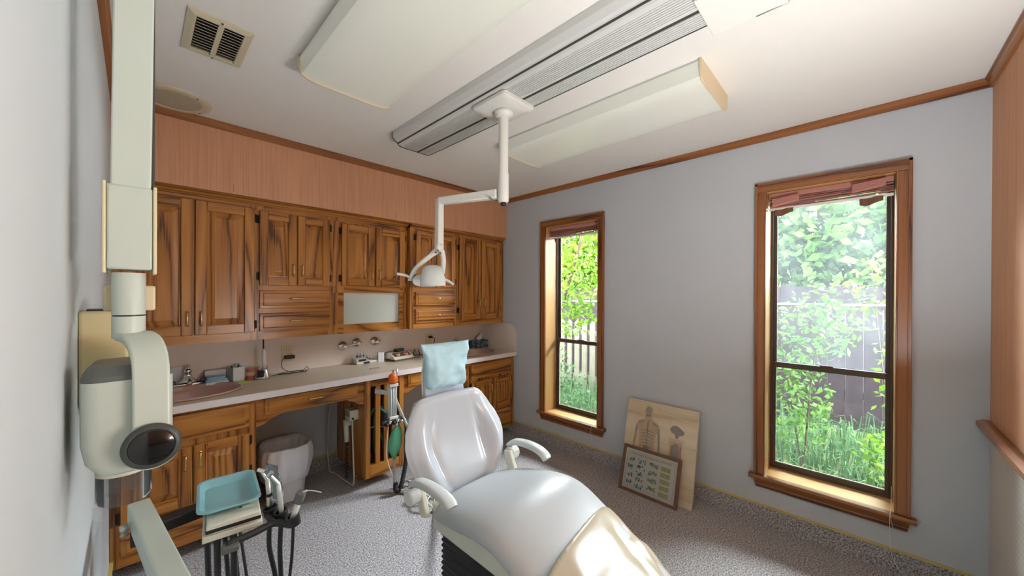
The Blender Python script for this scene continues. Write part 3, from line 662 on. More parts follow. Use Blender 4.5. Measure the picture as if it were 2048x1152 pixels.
tag(G().box(-.035, .035, -.035, .035, Z + .0006, Z + .003, 0, Matrix.Translation((.478, 2.905, 0)) @ Matrix.Rotation(.5, 4, 'Z')).build('sticky_note', 'note_yellow', origin=(.478, 2.905, Z)), 'yellow-green sticky notes lying in front of the pen cup', 'note')
tag(G().box(.470, .540, 3.078, 3.082, Z + .001, Z + .105).build('business_card', 'paper_white', origin=(.5, 3.08, Z)), 'white card propped on the splash behind the pen cup', 'card')
tag(G().lathe([(.002, 0), (.005, .002), (.005, .008), (.001, .01)], 8, Matrix.Translation((.882, 2.991, Z + .0005))).build('rubber_cap', 'black_plastic', origin=(.882, 2.991, Z)), 'tiny black cap alone on the bare counter', 'cap')
tag(G().tube([(1.25, 2.742, Z + .004), (1.33, 2.728, Z + .004)], .003, 6).tube([(1.25, 2.738, Z + .006), (1.325, 2.742, Z + .004)], .003, 6).build('tweezers', 'steel', origin=(1.29, 2.735, Z)), 'small dark tweezers lying near the counter edge', 'tweezers')
# bur block
r = at('bur_block', (1.345, 3.02, Z), 'cream bur stand holding blue tipped handpiece burs under the valves', 'stand')
g = G(); g.box(1.255, 1.435, 2.975, 3.065, Z + .001, Z + .022); g.box(1.255, 1.345, 2.985, 3.065, Z + .022, Z + .042); g.build('block', 'cream', r, bevel=.003)
g = G(); g.box(1.275, 1.335, 2.978, 2.984, Z + .024, Z + .040); g.box(1.31, 1.36, 2.97, 2.9745, Z + .004, Z + .018); g.build('front_recess', 'black_plastic', r, bevel=.001)
plain('bur_blue', (.03, .05, .28), .4)
for k, (dx, dy, h) in enumerate(((-.062, .02, .075), (-.045, -.008, .068), (-.030, .024, .088), (-.015, -.002, .075), (.02, .01, .062), (-.052, .03, .06), (.033, -.012, .05))):
    zb = Z + (.042 if dx < 0 else .022)
    g = G(); g.tube([(1.345 + dx, 3.025 + dy, zb - .004), (1.345 + dx, 3.025 + dy, zb + h * .75)], .0035, 8); s = g.build('bur', 'steel', r)
    g = G(); g.tube([(1.345 + dx, 3.025 + dy, zb + h * .18), (1.345 + dx, 3.025 + dy, zb + h * .34)], [.009, .006], 8); g.build('collar', 'bur_blue', s)
tag(G().box(-.024, .024, -.028, .028, Z + .001, Z + .082, 0, Matrix.Translation((1.462, 2.985, 0)) @ Matrix.Rotation(-.25, 4, 'Z')).box(-.0245, -.0243, -.012, .002, Z + .02, Z + .06, 1, Matrix.Translation((1.462, 2.985, 0)) @ Matrix.Rotation(-.25, 4, 'Z')).build('white_carton', ['paper_white', 'ink_dark'], origin=(1.462, 2.985, Z), bevel=.001), 'small upright white carton between the bur stand and control box', 'carton')
# electrosurge control box
r = at('control_box', (1.64, 2.96, Z), 'cream control box with two dials and a sloped panel', 'control box')
Mb = Matrix.Translation((1.635, 2.965, Z)) @ Matrix.Rotation(.16, 4, 'Z')
g = G(); g.prism([(-.065, .014), (-.055, .030), (.015, .062), (.070, .062), (.070, .014)], 0, -.105, .105); g.v = [tuple(Mb @ Vector(p)) for p in g.v]; g.build('housing', 'cream', r, bevel=.003)
g = G(); g.box(-.108, .108, -.068, .073, .001, .0135, 0, Mb); g.build('plinth', 'brown_plastic', r, bevel=.002)
sl = math.atan2(.032, .070); Mp = Mb @ Matrix.Translation((0, -.02, .0465)) @ Matrix.Rotation(sl, 4, 'X')
g = G(); g.box(-.085, .085, -.026, .028, .0005, .0025, 0, Mp); g.build('panel', 'brown_plastic', r)
for dx, mt in ((-.042, 'knob_orange'), (.045, 'knob_red')):
    g = G(); g.lathe([(.019, .0026), (.019, .007), (.015, .009)], 18, Mp @ Matrix.Translation((dx, 0, 0))); d = g.build('dial', 'cream_white', r, smooth=True, auto=40)
    g = G(); g.lathe([(.012, .009), (.011, .020), (.003, .021)], 14, Mp @ Matrix.Translation((dx, 0, 0))); g.build('dial_cap', mt, d, smooth=True, auto=40)
r = at('black_handpiece', (1.66, 3.0, Z + .062), 'black handpiece with cord lying on the cream control box', 'handpiece')
g = G(); g.box(-.045, .045, -.017, .017, .0635, .092, 0, Mb @ Matrix.Translation((.015, .038, 0))); g.build('grip', 'black_plastic', r, bevel=.004)
p0 = Mb @ Vector((-.03, .038, .074)); hose('cord', [p0, Mb @ Vector((-.07, .035, .078)), Mb @ Vector((-.105, .05, .07)), Mb @ Vector((-.125, .06, .04)), Mb @ Vector((-.13, .06, .003))], .003, 'black_plastic', r, 6)
r = at('glass_jar', (1.800, 2.97, Z), 'small clear glass jar with lid beside the control box', 'jar')
g = G(); g.lathe([(.022, .001), (.030, .004), (.031, .045), (.024, .052), (.022, .060)], 20, Matrix.Translation((1.805, 2.975, Z)), cap=False); g.build('glass_body', 'clear_plastic', r, smooth=True)
g = G(); g.lathe([(.025, .058), (.026, .070), (.015, .076), (.004, .077)], 20, Matrix.Translation((1.805, 2.975, Z))); g.build('lid', 'clear_plastic', r, smooth=True)
g = G(); g.box(1.77, 1.86, 2.955, 3.0, Z + .0006, Z + .008); g.build('base_dish', 'plastic_white', r, bevel=.002)
r = at('power_cord', (2.0, 3.0, Z), 'black power cord hanging from the outlet near the tissue box', 'cord')
g = G(); g.box(2.000, 2.036, YB - .045, YB - .0162, .975, .998); g.build('plug', 'black_plastic', r, bevel=.005, seg=3)
hose('cable', [(2.03, YB - .04, .985), (2.05, YB - .055, .96), (2.02, YB - .06, .91), (1.95, YB - .08, .865), (1.90, YB - .10, Z + .01), (1.86, YB - .05, Z + .004), (1.76, YB - .04, Z + .004)], .0035, 'black_plastic', r, 6)
# tissue box
def boxpat():
    m, t, N, L, P = newmat('tissue_print'); tc = N.new('ShaderNodeTexCoord'); n = N.new('ShaderNodeTexNoise'); n.inputs['Scale'].default_value = 45; n.inputs['Detail'].default_value = 4; L.new(tc.outputs['Object'], n.inputs[0])
    r = N.new('ShaderNodeValToRGB'); e = r.color_ramp.elements; e[0].position = .35; e[0].color = (.02, .04, .06, 1); e[1].position = .7; e[1].color = (.30, .36, .40, 1); x = e.new(.52); x.color = (.07, .13, .17, 1); L.new(n.outputs['Fac'], r.inputs['Fac']); L.new(r.outputs['Color'], P.inputs['Base Color'])
boxpat()
r = at('tissue_box', (2.585, 3.005, Z), 'blue-grey patterned tissue box on the counter corner', 'tissue box')
Mt = Matrix.Translation((2.580, 3.012, Z)) @ Matrix.Rotation(-.16, 4, 'Z')
g = G(); g.box(-.100, .100, -.052, .052, .001, .085, 0, Mt); g.build('carton', 'tissue_print', r, bevel=.002)
g = G()
def tis(u, v):
    a = (u - .5) * .075 * (1 - .75 * v); return Mt @ Vector((a + .01 + .045 * v, .012 * math.sin(u * 9 + v * 3) * (1 - v * .5), .085 + .075 * v + .008 * math.sin(u * 7)))
g.grid(tis, 12, 8); o = g.build('tissue', 'tissue_white', r, smooth=True, fix=False); sd = o.modifiers.new('t', 'SOLIDIFY'); sd.thickness = .001
# ================================================================== CEILING FIXTURES
def fluor(x0, x1, y0, y1, lab):
    root = empty('ceiling_light', ((x0 + x1) / 2, (y0 + y1) / 2, H)); tag(root, lab, 'ceiling light', 'wraparound fluorescent ceiling lights')
    zb = 2.312; n = 16; sec = [(x0, H - .012), (x0 + .004, H - .040)]
    for k in range(n + 1):
        t = k / n; s = abs(2 * t - 1); sec.append((x0 + .010 + (x1 - x0 - .02) * t, zb + .016 * s**8))
    sec += [(x1 - .004, H - .040), (x1, H - .012)]
    g = G(); g.prism(sec, 1, y0 + .007, y1 - .007); g.build('diffuser', 'diffuser', root, smooth=True, auto=35)
    sec2 = [(x0 - .004, H - .0005), (x0 - .004, H - .045)] + [(a + (-.004 if a < (x0 + x1) / 2 else .004), b - .006) for a, b in sec[2:-2]] + [(x1 + .004, H - .045), (x1 + .004, H - .0005)]
    for a, b in ((y0, y0 + .007), (y1 - .007, y1)):
        g = G(); g.prism(sec2, 1, a, b); g.build('end_cap', 'end_beige', root)
    g = G(); g.box(x0 + .004, x1 - .004, y0 + .007, y1 - .007, H - .0115, H - .0005); g.build('housing', 'white_paint', root)
plain('end_beige', (.76, .62, .40), .45)
fluor(.470, .868, .470, 1.692, 'large wraparound fluorescent light near the air vent'); fluor(1.632, 2.034, .490, 1.672, 'wraparound fluorescent light nearer the windows')
# vent
r = empty('air_vent', (.217, 1.82, H)); tag(r, 'beige metal ceiling air vent with two rows of louvres', 'vent')
x0, x1, y0, y1 = .122, .313, 1.672, 1.969
plain('vent_beige', (.66, .59, .42), .45)
g = G(); zz = H - .0005
g.loft([[Vector((x0 + i, y0 + i, z)), Vector((x1 - i, y0 + i, z)), Vector((x1 - i, y1 - i, z)), Vector((x0 + i, y1 - i, z))] for i, z in ((0, zz), (0, H - .006), (.018, H - .013), (.026, H - .013), (.028, zz))], False); g.build('frame', 'vent_beige', r)
g = G(); g.box(x0 + .026, x1 - .026, y0 + .028, y1 - .028, H - .003, zz); g.build('dark_backing', 'black_plastic', r)
xm = (x0 + x1) / 2
g = G(); g.box(xm - .008, xm + .008, y0 + .026, y1 - .026, H - .013, H - .004); g.build('centre_bar', 'vent_beige', r)
for (a, b) in ((x0 + .028, xm - .008), (xm + .008, x1 - .028)):
    for k in range(11):
        yy = y0 + .044 + k * .0205
        g = G(); g.box(a, b, -.008, .008, -.0006, .0006, 0, Matrix.Translation((0, yy, H - .0095)) @ Matrix.Rotation(.62, 4, 'X')); g.build('louvre', 'vent_beige', r)
for yy in (y0 + .012, y1 - .012):
    g = G(); g.lathe([(.004, -.0125), (.004, -.0095)], 8, Matrix.Translation((xm, yy, H))); g.build('screw', 'dark_grey', r)
# speaker
cx, cy, R0 = .130, 2.535, .152
r = empty('ceiling_speaker', (cx, cy, H)); tag(r, 'round beige ceiling speaker grille beside the x-ray arm', 'speaker')
g = G(); g.lathe([(R0, -.0005), (R0, -.004), (R0 - .006, -.008), (.112, -.012), (.108, -.009)], 48, Matrix.Translation((cx, cy, H)), cap=False); g.build('rim', 'vent_beige', r, smooth=True)
def spk():
    m, t, N, L, P = newmat('speaker_mesh'); tc = N.new('ShaderNodeTexCoord'); wv = N.new('ShaderNodeTexVoronoi'); wv.inputs['Scale'].default_value = 260; L.new(tc.outputs['Object'], wv.inputs['Vector'])
    rr = N.new('ShaderNodeValToRGB'); rr.color_ramp.elements[0].color = (.10, .09, .07, 1); rr.color_ramp.elements[1].color = (.52, .48, .36, 1); rr.color_ramp.elements[0].position = .2; rr.color_ramp.elements[1].position = .35
    L.new(wv.outputs['Distance'], rr.inputs['Fac']); L.new(rr.outputs['Color'], P.inputs['Base Color']); P.inputs['Roughness'].default_value = .5
spk()
g = G(); g.lathe([(.109, -.0095), (.06, -.012), (.001, -.013)], 40, Matrix.Translation((cx, cy, H)), cap=False); g.build('grille', 'speaker_mesh', r, smooth=True)
for a in (.6, 2.2, 3.8, 5.4):
    g = G(); g.lathe([(.004, -.012), (.004, -.009)], 8, Matrix.Translation((cx + .133 * math.cos(a), cy + .133 * math.sin(a), H))); g.build('screw', 'dark_grey', r)
# lamp track
TR = empty('lamp_track', (1.22, 1.2, H)); tag(TR, 'long ribbed aluminium ceiling track carrying the exam lamp', 'track')
tx0, tx1, ty0, ty1, tz = 1.085, 1.352, .16, 2.075, 2.325
g = G(); g.prism([(tx0, H - .0005), (tx0, H - .030), (tx0 + .018, H - .050), (tx0 + .030, H - .054), (tx0 + .046, H - .072), (tx0 + .060, tz), (tx1 - .012, tz), (tx1, tz + .012), (tx1, H - .0005)], 1, ty0 + .005, ty1 - .005); g.build('rail_body', 'aluminium', TR)
plain('track_dark', (.05, .05, .045), .5)  # near-black colour of the strips along the rail
for xx, wd in ((tx0 + .034, .010), (1.254, .011), (1.343, .009)):
    g = G(); zz = (H - .062 if xx < 1.13 else tz + (.0 if xx < 1.3 else .004)); g.box(xx, xx + wd, ty0 + .006, ty1 - .006, zz - .0025, zz + .01); g.build('dark_slot', 'track_dark', TR)
for base_x, cnt in ((1.150, 9), (1.270, 7)):
    for k in range(cnt):
        g = G(); xx = base_x + k * .0105; g.box(xx, xx + .0048, ty0 + .006, ty1 - .006, tz - .003, tz + .002); g.build('rib', 'aluminium', TR)
for a, b in ((ty0, ty0 + .005), (ty1 - .005, ty1)):
    g = G(); g.prism([(tx0 - .002, H - .0005), (tx0 - .002, H - .032), (tx0 + .017, H - .053), (tx0 + .029, H - .057), (tx0 + .045, H - .075), (tx0 + .059, tz - .004), (tx1 - .011, tz - .004), (tx1 + .002, tz + .01), (tx1 + .002, H - .0005)], 1, a, b); g.build('end_plate', 'dark_grey', TR)
# white trolley at the near end of the track
r = empty('track_cover', (1.30, .30, tz)); tag(r, 'white cover box at the near end of the ceiling track', 'cover')
g = G(); g.box(1.190, 1.396, .17, .382, tz - .014, tz - .0035); g.build('cover_plate', 'white_paint', r, bevel=.002)
g = G(); g.box(1.388, 1.396, .17, .256, tz - .0145 - .0005, tz + .045); g.box(1.397, 1.420, .17, .245, tz + .005, tz + .04); g.build('side_clip', 'steel', r, bevel=.003)
# exam lamp
EL = empty('exam_lamp', (1.24, 1.262, tz)); tag(EL, 'white dental exam lamp hanging from the ceiling track', 'exam lamp')
g = G(); px0, px1, py0, py1 = 1.135, 1.345, 1.150, 1.378
def rr(i, z, c=.02):
    pts = []
    for (sx, sy, a0) in ((px1 - i - c, py1 - i - c, 0), (px0 + i + c, py1 - i - c, pi / 2), (px0 + i + c, py0 + i + c, pi), (px1 - i - c, py0 + i + c, 3 * pi / 2)):
        for k in range(5): a = a0 + pi / 2 * k / 4; pts.append(Vector((sx + c * math.cos(a), sy + c * math.sin(a), z)))
    return pts
g.loft([rr(0, tz - .0035), rr(0, tz - .018), rr(.008, tz - .026), rr(.045, tz - .032)]); g.build('trolley_plate', 'white_paint', EL, smooth=True, auto=40)
g = G(); g.lathe([(.050, -.032), (.046, -.046), (.034, -.056), (.030, -.060)], 24, Matrix.Translation((1.24, 1.262, tz))); g.build('collar', 'white_paint', EL, smooth=True)
g = G(); g.lathe([(.0235, -.058), (.0235, -.33)], 24, Matrix.Translation((1.24, 1.262, tz))); g.build('pole', 'white_paint', EL, smooth=True, auto=40)
g = G(); g.lathe([(.0265, -.33), (.0265, -.392), (.0262, -.394), (.0265, -.396), (.0265, -.462), (.022, -.470)], 24, Matrix.Translation((1.24, 1.262, tz))); g.build('sleeve', 'white_paint', EL, smooth=True, auto=40)
g = G(); g.lathe([(.014, -.470), (.013, -.482), (.006, -.486)], 16, Matrix.Translation((1.24, 1.262, tz))); g.build('cap_nut', 'black_plastic', EL, smooth=True)
A = Vector((1.225, 1.287, 1.898)); B = Vector((1.098, 1.590, 1.893)); D_ = Vector((1.075, 1.562, 1.625))
def rod(p, q, w, h, nm, mat, par, upv=(0, 0, 1), bev=.006, w2=None, h2=None):
    d = (q - p); L_ = d.length; d.normalize(); u = Vector(upv); u = (u - d * u.dot(d)).normalized(); s = d.cross(u)
    w2 = w if w2 is None else w2; h2 = h if h2 is None else h2
    ring = lambda c, W, Hh: [c + s * W / 2 + u * Hh / 2, c - s * W / 2 + u * Hh / 2, c - s * W / 2 - u * Hh / 2, c + s * W / 2 - u * Hh / 2]
    g = G(); g.loft([ring(p, w, h), ring(q, w2, h2)]); return g.build(nm, mat, par, bevel=bev)
rod(A, B, .040, .045, 'horizontal_arm', 'white_paint', EL, h2=.036)
rod(B + Vector((0, 0, .012)), D_, .034, .034, 'drop_arm', 'white_paint', EL, upv=(1, 0, 0), w2=.040, h2=.036)
g = G(); g.lathe([(.005, -.022), (.007, -.018), (.007, .018), (.005, .022)], 10, Matrix.Translation((1.205, 1.31, 1.878)) @ Matrix.Rotation(.4, 4, 'Z') @ Matrix.Rotation(pi / 2, 4, 'Y')); g.build('lock_screw', 'steel', EL)
# yoke and head
side = Vector((.72, -.69, 0)).normalized(); fwd = Vector((-.69, -.72, 0)).normalized()
hc = Vector((1.035, 1.590, 1.500))
g = G()
top_ = D_ + Vector((0, 0, .012))
pl = [top_ - side * .005, top_ + Vector((0, 0, -.035)) - side * .04, hc - side * .085 + Vector((0, 0, .045)) , hc - side * .095 + Vector((0, 0, -.022))]
pr = [top_ + side * .005, top_ + Vector((0, 0, -.030)) + side * .035, hc + side * .070 + Vector((0, 0, .03)), hc + side * .062 + Vector((0, 0, -.012))]
for P_ in (pl, pr): g.tube(bez(*P_, 14), [.016] * 3 + [.013] * 9 + [.010] * 3, 10)
g.tube([top_ + Vector((0, 0, .03)), top_ + Vector((0, 0, -.012))], [.018, .024], 14)
g.build('yoke', 'white_paint', EL, smooth=True)
for dx, dz in ((-.012, -.018), (.012, -.02), (0, -.008)):
    g = G(); g.lathe([(.004, 0), (.004, .03)], 8, Matrix.Translation(top_ + side * dx + Vector((0, 0, dz))) @ Vector((-.70, -.71, 0)).to_track_quat('Z', 'Y').to_matrix().to_4x4()); g.build('screw', 'dark_grey', EL)
# reflector shell: curved trough opening towards the chair
tilt = Matrix.Translation(hc) @ Matrix((side.to_4d(), fwd.to_4d(), Vector((0, 0, 1, 0)), Vector((0, 0, 0, 1)))).transposed() if False else None
def hl(a, b, c): return hc + side * a + fwd * b + Vector((0, 0, c))
g = G()
def refl(u, v):
    ph = (u - .5) * 1.9; t = v * 1.6 + .05
    return hl(.022 + .072 * math.sin(ph) * (.62 + .38 * math.sin(t)) + .012 * v, .008 + .088 * math.sin(t) * math.cos(ph * .85), -.030 + .084 * math.cos(t) * (1 - .10 * (2 * u - 1)**2) - .014 * v)
g.grid(refl, 16, 14); o = g.build('reflector', 'opal_shield', EL, smooth=True, fix=False) if 'opal_shield' in MATS else None
plain('opal_shield', (.74, .79, .76), .2, coat=.4)
if o is None: o = g.build('reflector', 'opal_shield', EL, smooth=True, fix=False)
sd = o.modifiers.new('s', 'SOLIDIFY'); sd.thickness = .004
g = G()
rings = []
for b, rx, rz, cz in ((-.060, .040, .014, -.022), (-.052, .064, .024, -.022), (-.025, .080, .030, -.020), (.005, .082, .032, -.022), (.022, .076, .026, -.026)):
    rings.append([hl(rx * math.copysign(abs(math.cos(t))**.7, math.cos(t)), b, cz + rz * math.copysign(abs(math.sin(t))**.7, math.sin(t))) for t in [2 * pi * k / 24 for k in range(24)]])
g.loft(rings); g.build('lamp_housing', 'white_paint', EL, smooth=True, auto=50)
g = G(); g.tube(spline([hl(-.085, .0, -.015), hl(-.115, -.005, .002), hl(-.150, .0, .010), hl(-.160, .002, .010)], 6), .007, 10); g.build('grip_bar', 'white_paint', EL, smooth=True)
g = G(); g.tube(spline([hl(.068, .0, -.008), hl(.10, .0, -.025), hl(.125, .0, -.042)], 6), .007, 10); g.build('grip_bar', 'white_paint', EL, smooth=True)
for s_ in (-.092, .064):
    g = G(); g.lathe([(.010, -.012), (.010, .012)], 12, Matrix.Translation(hl(s_, 0, -.014)) @ side.to_track_quat('Z', 'Y').to_matrix().to_4x4()); g.build('pivot', 'steel', EL)
# ================================================================== X-RAY UNIT (left wall)
XR = empty('xray_unit', (-.02, 1.07, .98)); tag(XR, 'wall mounted dental x-ray head on a pale green jointed arm', 'x-ray unit')
rod(Vector((.000, 1.075, 2.30)), Vector((-.0075, 1.075, 1.60)), .057, .055, 'upper_arm', 'sage_enamel', XR, upv=(0, 1, 0), bev=.003)
g = G(); g.box(.0225, .0265, 1.055, 1.097, 1.60, 2.29); g.build('edge_channel', 'dark_grey', XR)
g = G(); g.box(XL + .001, .03, 1.06, 1.12, 2.26, 2.32); g.build('wall_bracket', 'sage_enamel', XR, bevel=.004)
g = G(); g.box(-.0405, .0235, 1.045, 1.108, 1.456, 1.622); g.build('knuckle_box', 'sage_enamel', XR, bevel=.004)
for a, b in ((-.0462, -.0408), (.0238, .0295)):
    g = G(); g.box(a, b, 1.043, 1.112, 1.448, 1.626); g.build('side_cover', 'yellowed_pale', XR, bevel=.002) if 'yellowed_pale' in MATS else (plain('yellowed_pale', (.84, .73, .47), .4), g.build('side_cover', 'yellowed_pale', XR, bevel=.002))
cxn = -.0105
g = G(); g.lathe([(.0245, 0), (.0245, .0845)], 28, Matrix.Translation((cxn, 1.075, 1.3655))); g.build('neck', 'sage_enamel', XR, smooth=True, auto=40)
g = G(); g.lathe([(.0235, 0), (.0235, .003)], 28, Matrix.Translation((cxn, 1.075, 1.3625))); g.build('joint_ring', 'black_plastic', XR)
g = G(); g.lathe([(.0245, 0), (.0245, .044)], 28, Matrix.Translation((cxn, 1.075, 1.3185))); g.build('swivel', 'sage_enamel', XR, smooth=True, auto=40)
g = G(); g.box(-.047, .029, 1.103, 1.135, 1.372, 1.425); g.build('rear_cover', 'yellowed_pale', XR, bevel=.004)
# yoke: band sweeping forward-right and down over the head
g = G(); cpts = bez((-.012, 1.075, 1.322), (.004, 1.060, 1.325), (.018, 1.005, 1.318), (.020, .985, 1.265), 8) + bez((.020, .985, 1.262), (.021, .980, 1.23), (.021, .980, 1.18), (.021, .980, 1.125), 6)[1:]
rings = []
for i, p in enumerate(cpts):
    a = cpts[max(i - 1, 0)]; b = cpts[min(i + 1, len(cpts) - 1)]; t = (b - a).normalized(); s = Vector((1, 0, 0)); s = (s - t * s.dot(t)).normalized(); u = t.cross(s)
    wv = .026; th = .008
    rings.append([p + s * wv + u * th, p - s * wv + u * th, p - s * wv - u * th, p + s * wv - u * th])
g.loft(rings); g.build('yoke', 'sage_enamel', XR, bevel=.004, seg=3)
# head
g = G()
def hd(z, x0, x1, y0, y1, c):
    pts = []
    for (sx, sy, a0) in ((x1 - c, y1 - c, 0), (x0 + c, y1 - c, pi / 2), (x0 + c, y0 + c, pi), (x1 - c, y0 + c, 3 * pi / 2)):
        for k in range(4): a = a0 + pi / 2 * k / 3; pts.append(Vector((sx + c * math.cos(a), sy + c * math.sin(a), z)))
    return pts
hx0, hx1, hy0, hy1 = -.071, .052, .992, 1.150
g.loft([hd(1.066, hx0 + .030, hx1 - .020, hy0 + .02, hy1 - .02, .02), hd(1.072, hx0 + .020, hx1 - .010, hy0 + .01, hy1 - .01, .022), hd(1.095, hx0 + .006, hx1 - .002, hy0, hy1, .024), hd(1.130, hx0, hx1, hy0, hy1, .024), hd(1.246, hx0, hx1, hy0, hy1, .024)]); g.build('tube_housing', 'sage_enamel', XR, smooth=True, auto=35)
g = G(); g.loft([hd(1.2465, hx0, hx1, hy0, hy1, .024), hd(1.256, hx0 + .001, hx1 - .001, hy0 + .001, hy1 - .001, .024), hd(1.272, hx0 + .014, hx1 - .014, hy0 + .014, hy1 - .014, .02)]); g.build('top_cap', 'charcoal', XR, smooth=True, auto=30)
g = G(); g.lathe([(.041, 0), (.041, .022)], 36, Matrix.Translation((.021, .992, 1.116)) @ Matrix.Rotation(pi / 2, 4, 'X')); g.build('pivot_boss', 'sage_enamel', XR, smooth=True, auto=40)
Md = Matrix.Translation((.021, .970, 1.120)) @ Matrix.Rotation(pi / 2, 4, 'X') @ Matrix.Rotation(-.0, 4, 'Y')
g = G(); g.lathe([(.041, -.006), (.042, .004), (.039, .009), (.034, .010)], 40, Md); g.build('dial_rim', 'dark_grey', XR, smooth=True, auto=50)
g = G(); g.lathe([(.034, .0095), (.030, .0112), (.002, .0122)], 40, Md); g.build('dial_face', 'lens_black', XR, smooth=True)
g = G(); g.lathe([(.040, 0), (.040, .010)], 36, Matrix.Translation((-.016, 1.06, 1.057))); g.build('cone_collar', 'cream', XR, smooth=True, auto=40)
g = G(); g.lathe([(.0395, .0), (.0395, .062), (.0370, .062), (.0370, .0)], 40, Matrix.Translation((-.016, 1.06, 1.000)), cap=False); g.build('clear_cone', 'cone_plastic', XR, smooth=True, auto=40)
# yellowed wall box behind it
r = empty('wall_box', (-.06, 1.3, 1.15)); tag(r, 'yellowed plastic wall box behind the x-ray head', 'wall box')
g = G(); g.box(XL + .0005, -.012, 1.245, 1.40, 1.150, 1.367); g.build('housing', 'yellowed', r, bevel=.006, seg=3)
g = G(); g.box(-.012, -.006, 1.250, 1.395, 1.158, 1.360); g.build('lid', 'yellowed_pale', r, bevel=.002)
g = G(); g.box(XL + .01, -.045, 1.28, 1.34, 1.3672, 1.371); g.build('top_switch', 'dark_grey', r)
# ================================================================== DELIVERY UNIT
DU = empty('delivery_unit', (.2, 1.5, 0)); tag(DU, 'dental delivery unit on a beam with black handpiece holders and hoses', 'delivery unit')
S = 1.131
rod(Vector((.006, 1.61, .735)), Vector((.080, .95, .735)), .050, .062, 'beam', 'sage_enamel', DU, bev=.004)
g = G(); g.lathe([(.014, -.008), (.016, -.004), (.016, .010)], 16, Matrix.Translation((-.026, 1.55, .715)) @ Matrix.Rotation(pi / 2, 4, 'Y')); g.build('pivot_bolt', 'steel', DU, smooth=True)
g = G(); g.box(-.012, .012, 1.545, 1.60, .655, .703); g.build('under_bracket', 'black_satin', DU, bevel=.004)
rod(Vector((.030, 1.58, .682)), Vector((.215, 1.640, .665)), .050, .036, 'black_arm', 'black_satin', DU, bev=.004)
rod(Vector((.07, 1.05, .70)), Vector((.07, 1.05, .03)), .05, .05, 'post', 'sage_enamel', DU, upv=(1, 0, 0))
g = G(); g.box(-.02, .20, .88, 1.15, .0, .03); g.build('foot_plate', 'black_satin', DU, bevel=.006)
g = G(); g.lathe([(.026, 0), (.026, .012), (.020, .022), (.008, .027), (.001, .028)], 20, Matrix.Translation((-.030, 1.115, .668))); g.build('mount_cap', 'chrome', DU, smooth=True)
g = G(); g.box(XL + .002, -.052, 1.06, 1.14, .60, .690); g.build('wall_mount', 'brown_plastic', DU, bevel=.003)
# control head box under the tray
th = -.12
Mu = Matrix.Translation((.228, 1.545, .672)) @ Matrix.Rotation(th, 4, 'Z')
g = G(); g.box(-.075, .075, -.145, .165, -.012, .006, 0, Mu); g.build('head_tray', 'cream', DU, bevel=.003)
g = G(); g.box(-.066, .070, -.140, -.02, .0065, .036, 0, Mu); g.build('control_head', 'cream', DU, bevel=.004)
g = G(); g.box(-.0665, .0705, -.1415, -.1395, .012, .022, 0, Mu); g.box(-.0675, -.0655, -.13, -.04, .010, .030, 0, Mu); g.build('dark_band', 'black_satin', DU)
g = G(); g.box(-.0682, -.0676, -.115, -.08, .013, .027, 0, Mu); g.build('rating_plate', 'steel', DU)
g = G(); g.lathe([(.004, 0), (.004, .002)], 8, Mu @ Matrix.Translation((.02, -.08, .036))); g.build('screw', 'dark_grey', DU)
# handpiece holder bar
bar = [Mu @ Vector(p) for p in ((-.02, -.185, -.015), (.05, -.172, -.012), (.105, -.16, -.010), (.150, -.190, -.018))]
g = G(); g.tube(spline(bar, 6), .011, 10); g.tube([Mu @ Vector((.09, -.10, -.005)), Mu @ Vector((.105, -.16, -.010))], .010, 10); g.build('holder_bar', 'black_satin', DU, smooth=True)
HP = [(.102, -.085), (.128, -.130), (.155, -.185)]
for k, (a, b) in enumerate(HP):
    g = G(); c = Mu @ Vector((a, b, -.004)); Mh = Matrix.Translation(c) @ Matrix.Rotation(-.25, 4, 'Y')
    g.lathe([(.018, -.018), (.021, .014), (.019, .016), (.0135, .012)], 16, Mh, cap=False); g.build('handpiece_holder', 'black_satin', DU, smooth=True, auto=40)
g = G(); g.box(-.03, .012, -.21, -.175, -.030, -.012, 0, Mu); g.build('holder_stop', 'charcoal', DU, bevel=.004)
def P3(a, b, c): return Mu @ Vector((a, b, c))
for k, (a, b) in enumerate(HP):
    hose('handpiece_hose', [P3(a, b, -.012), P3(a - .004, b, -.12), P3(a - .014 * (k - 1), b + .01, -.28), P3(a - .05 + .03 * k, b + .02, -.42), P3(a - .09 + .05 * k, b + .04, -.50), P3(a - .12, b + .09, -.48), P3(a - .11, b + .12, -.30), P3(-.02 + .02 * k, .02, -.06), P3(-.01 + .02 * k, .02, -.014)], .0075 if k < 2 else .005, 'black_satin', DU, 8, 7)
for a, b in ((-.068, .115), (-.04, -.130), (.0, -.135)):
    hose('supply_hose', [P3(a, b, -.013), P3(a + .005, b - .01, -.25), P3(a + .02, b - .02, -.48), P3(a + .03, b - .02, -.668)], .009, 'black_satin', DU, 8, 6)
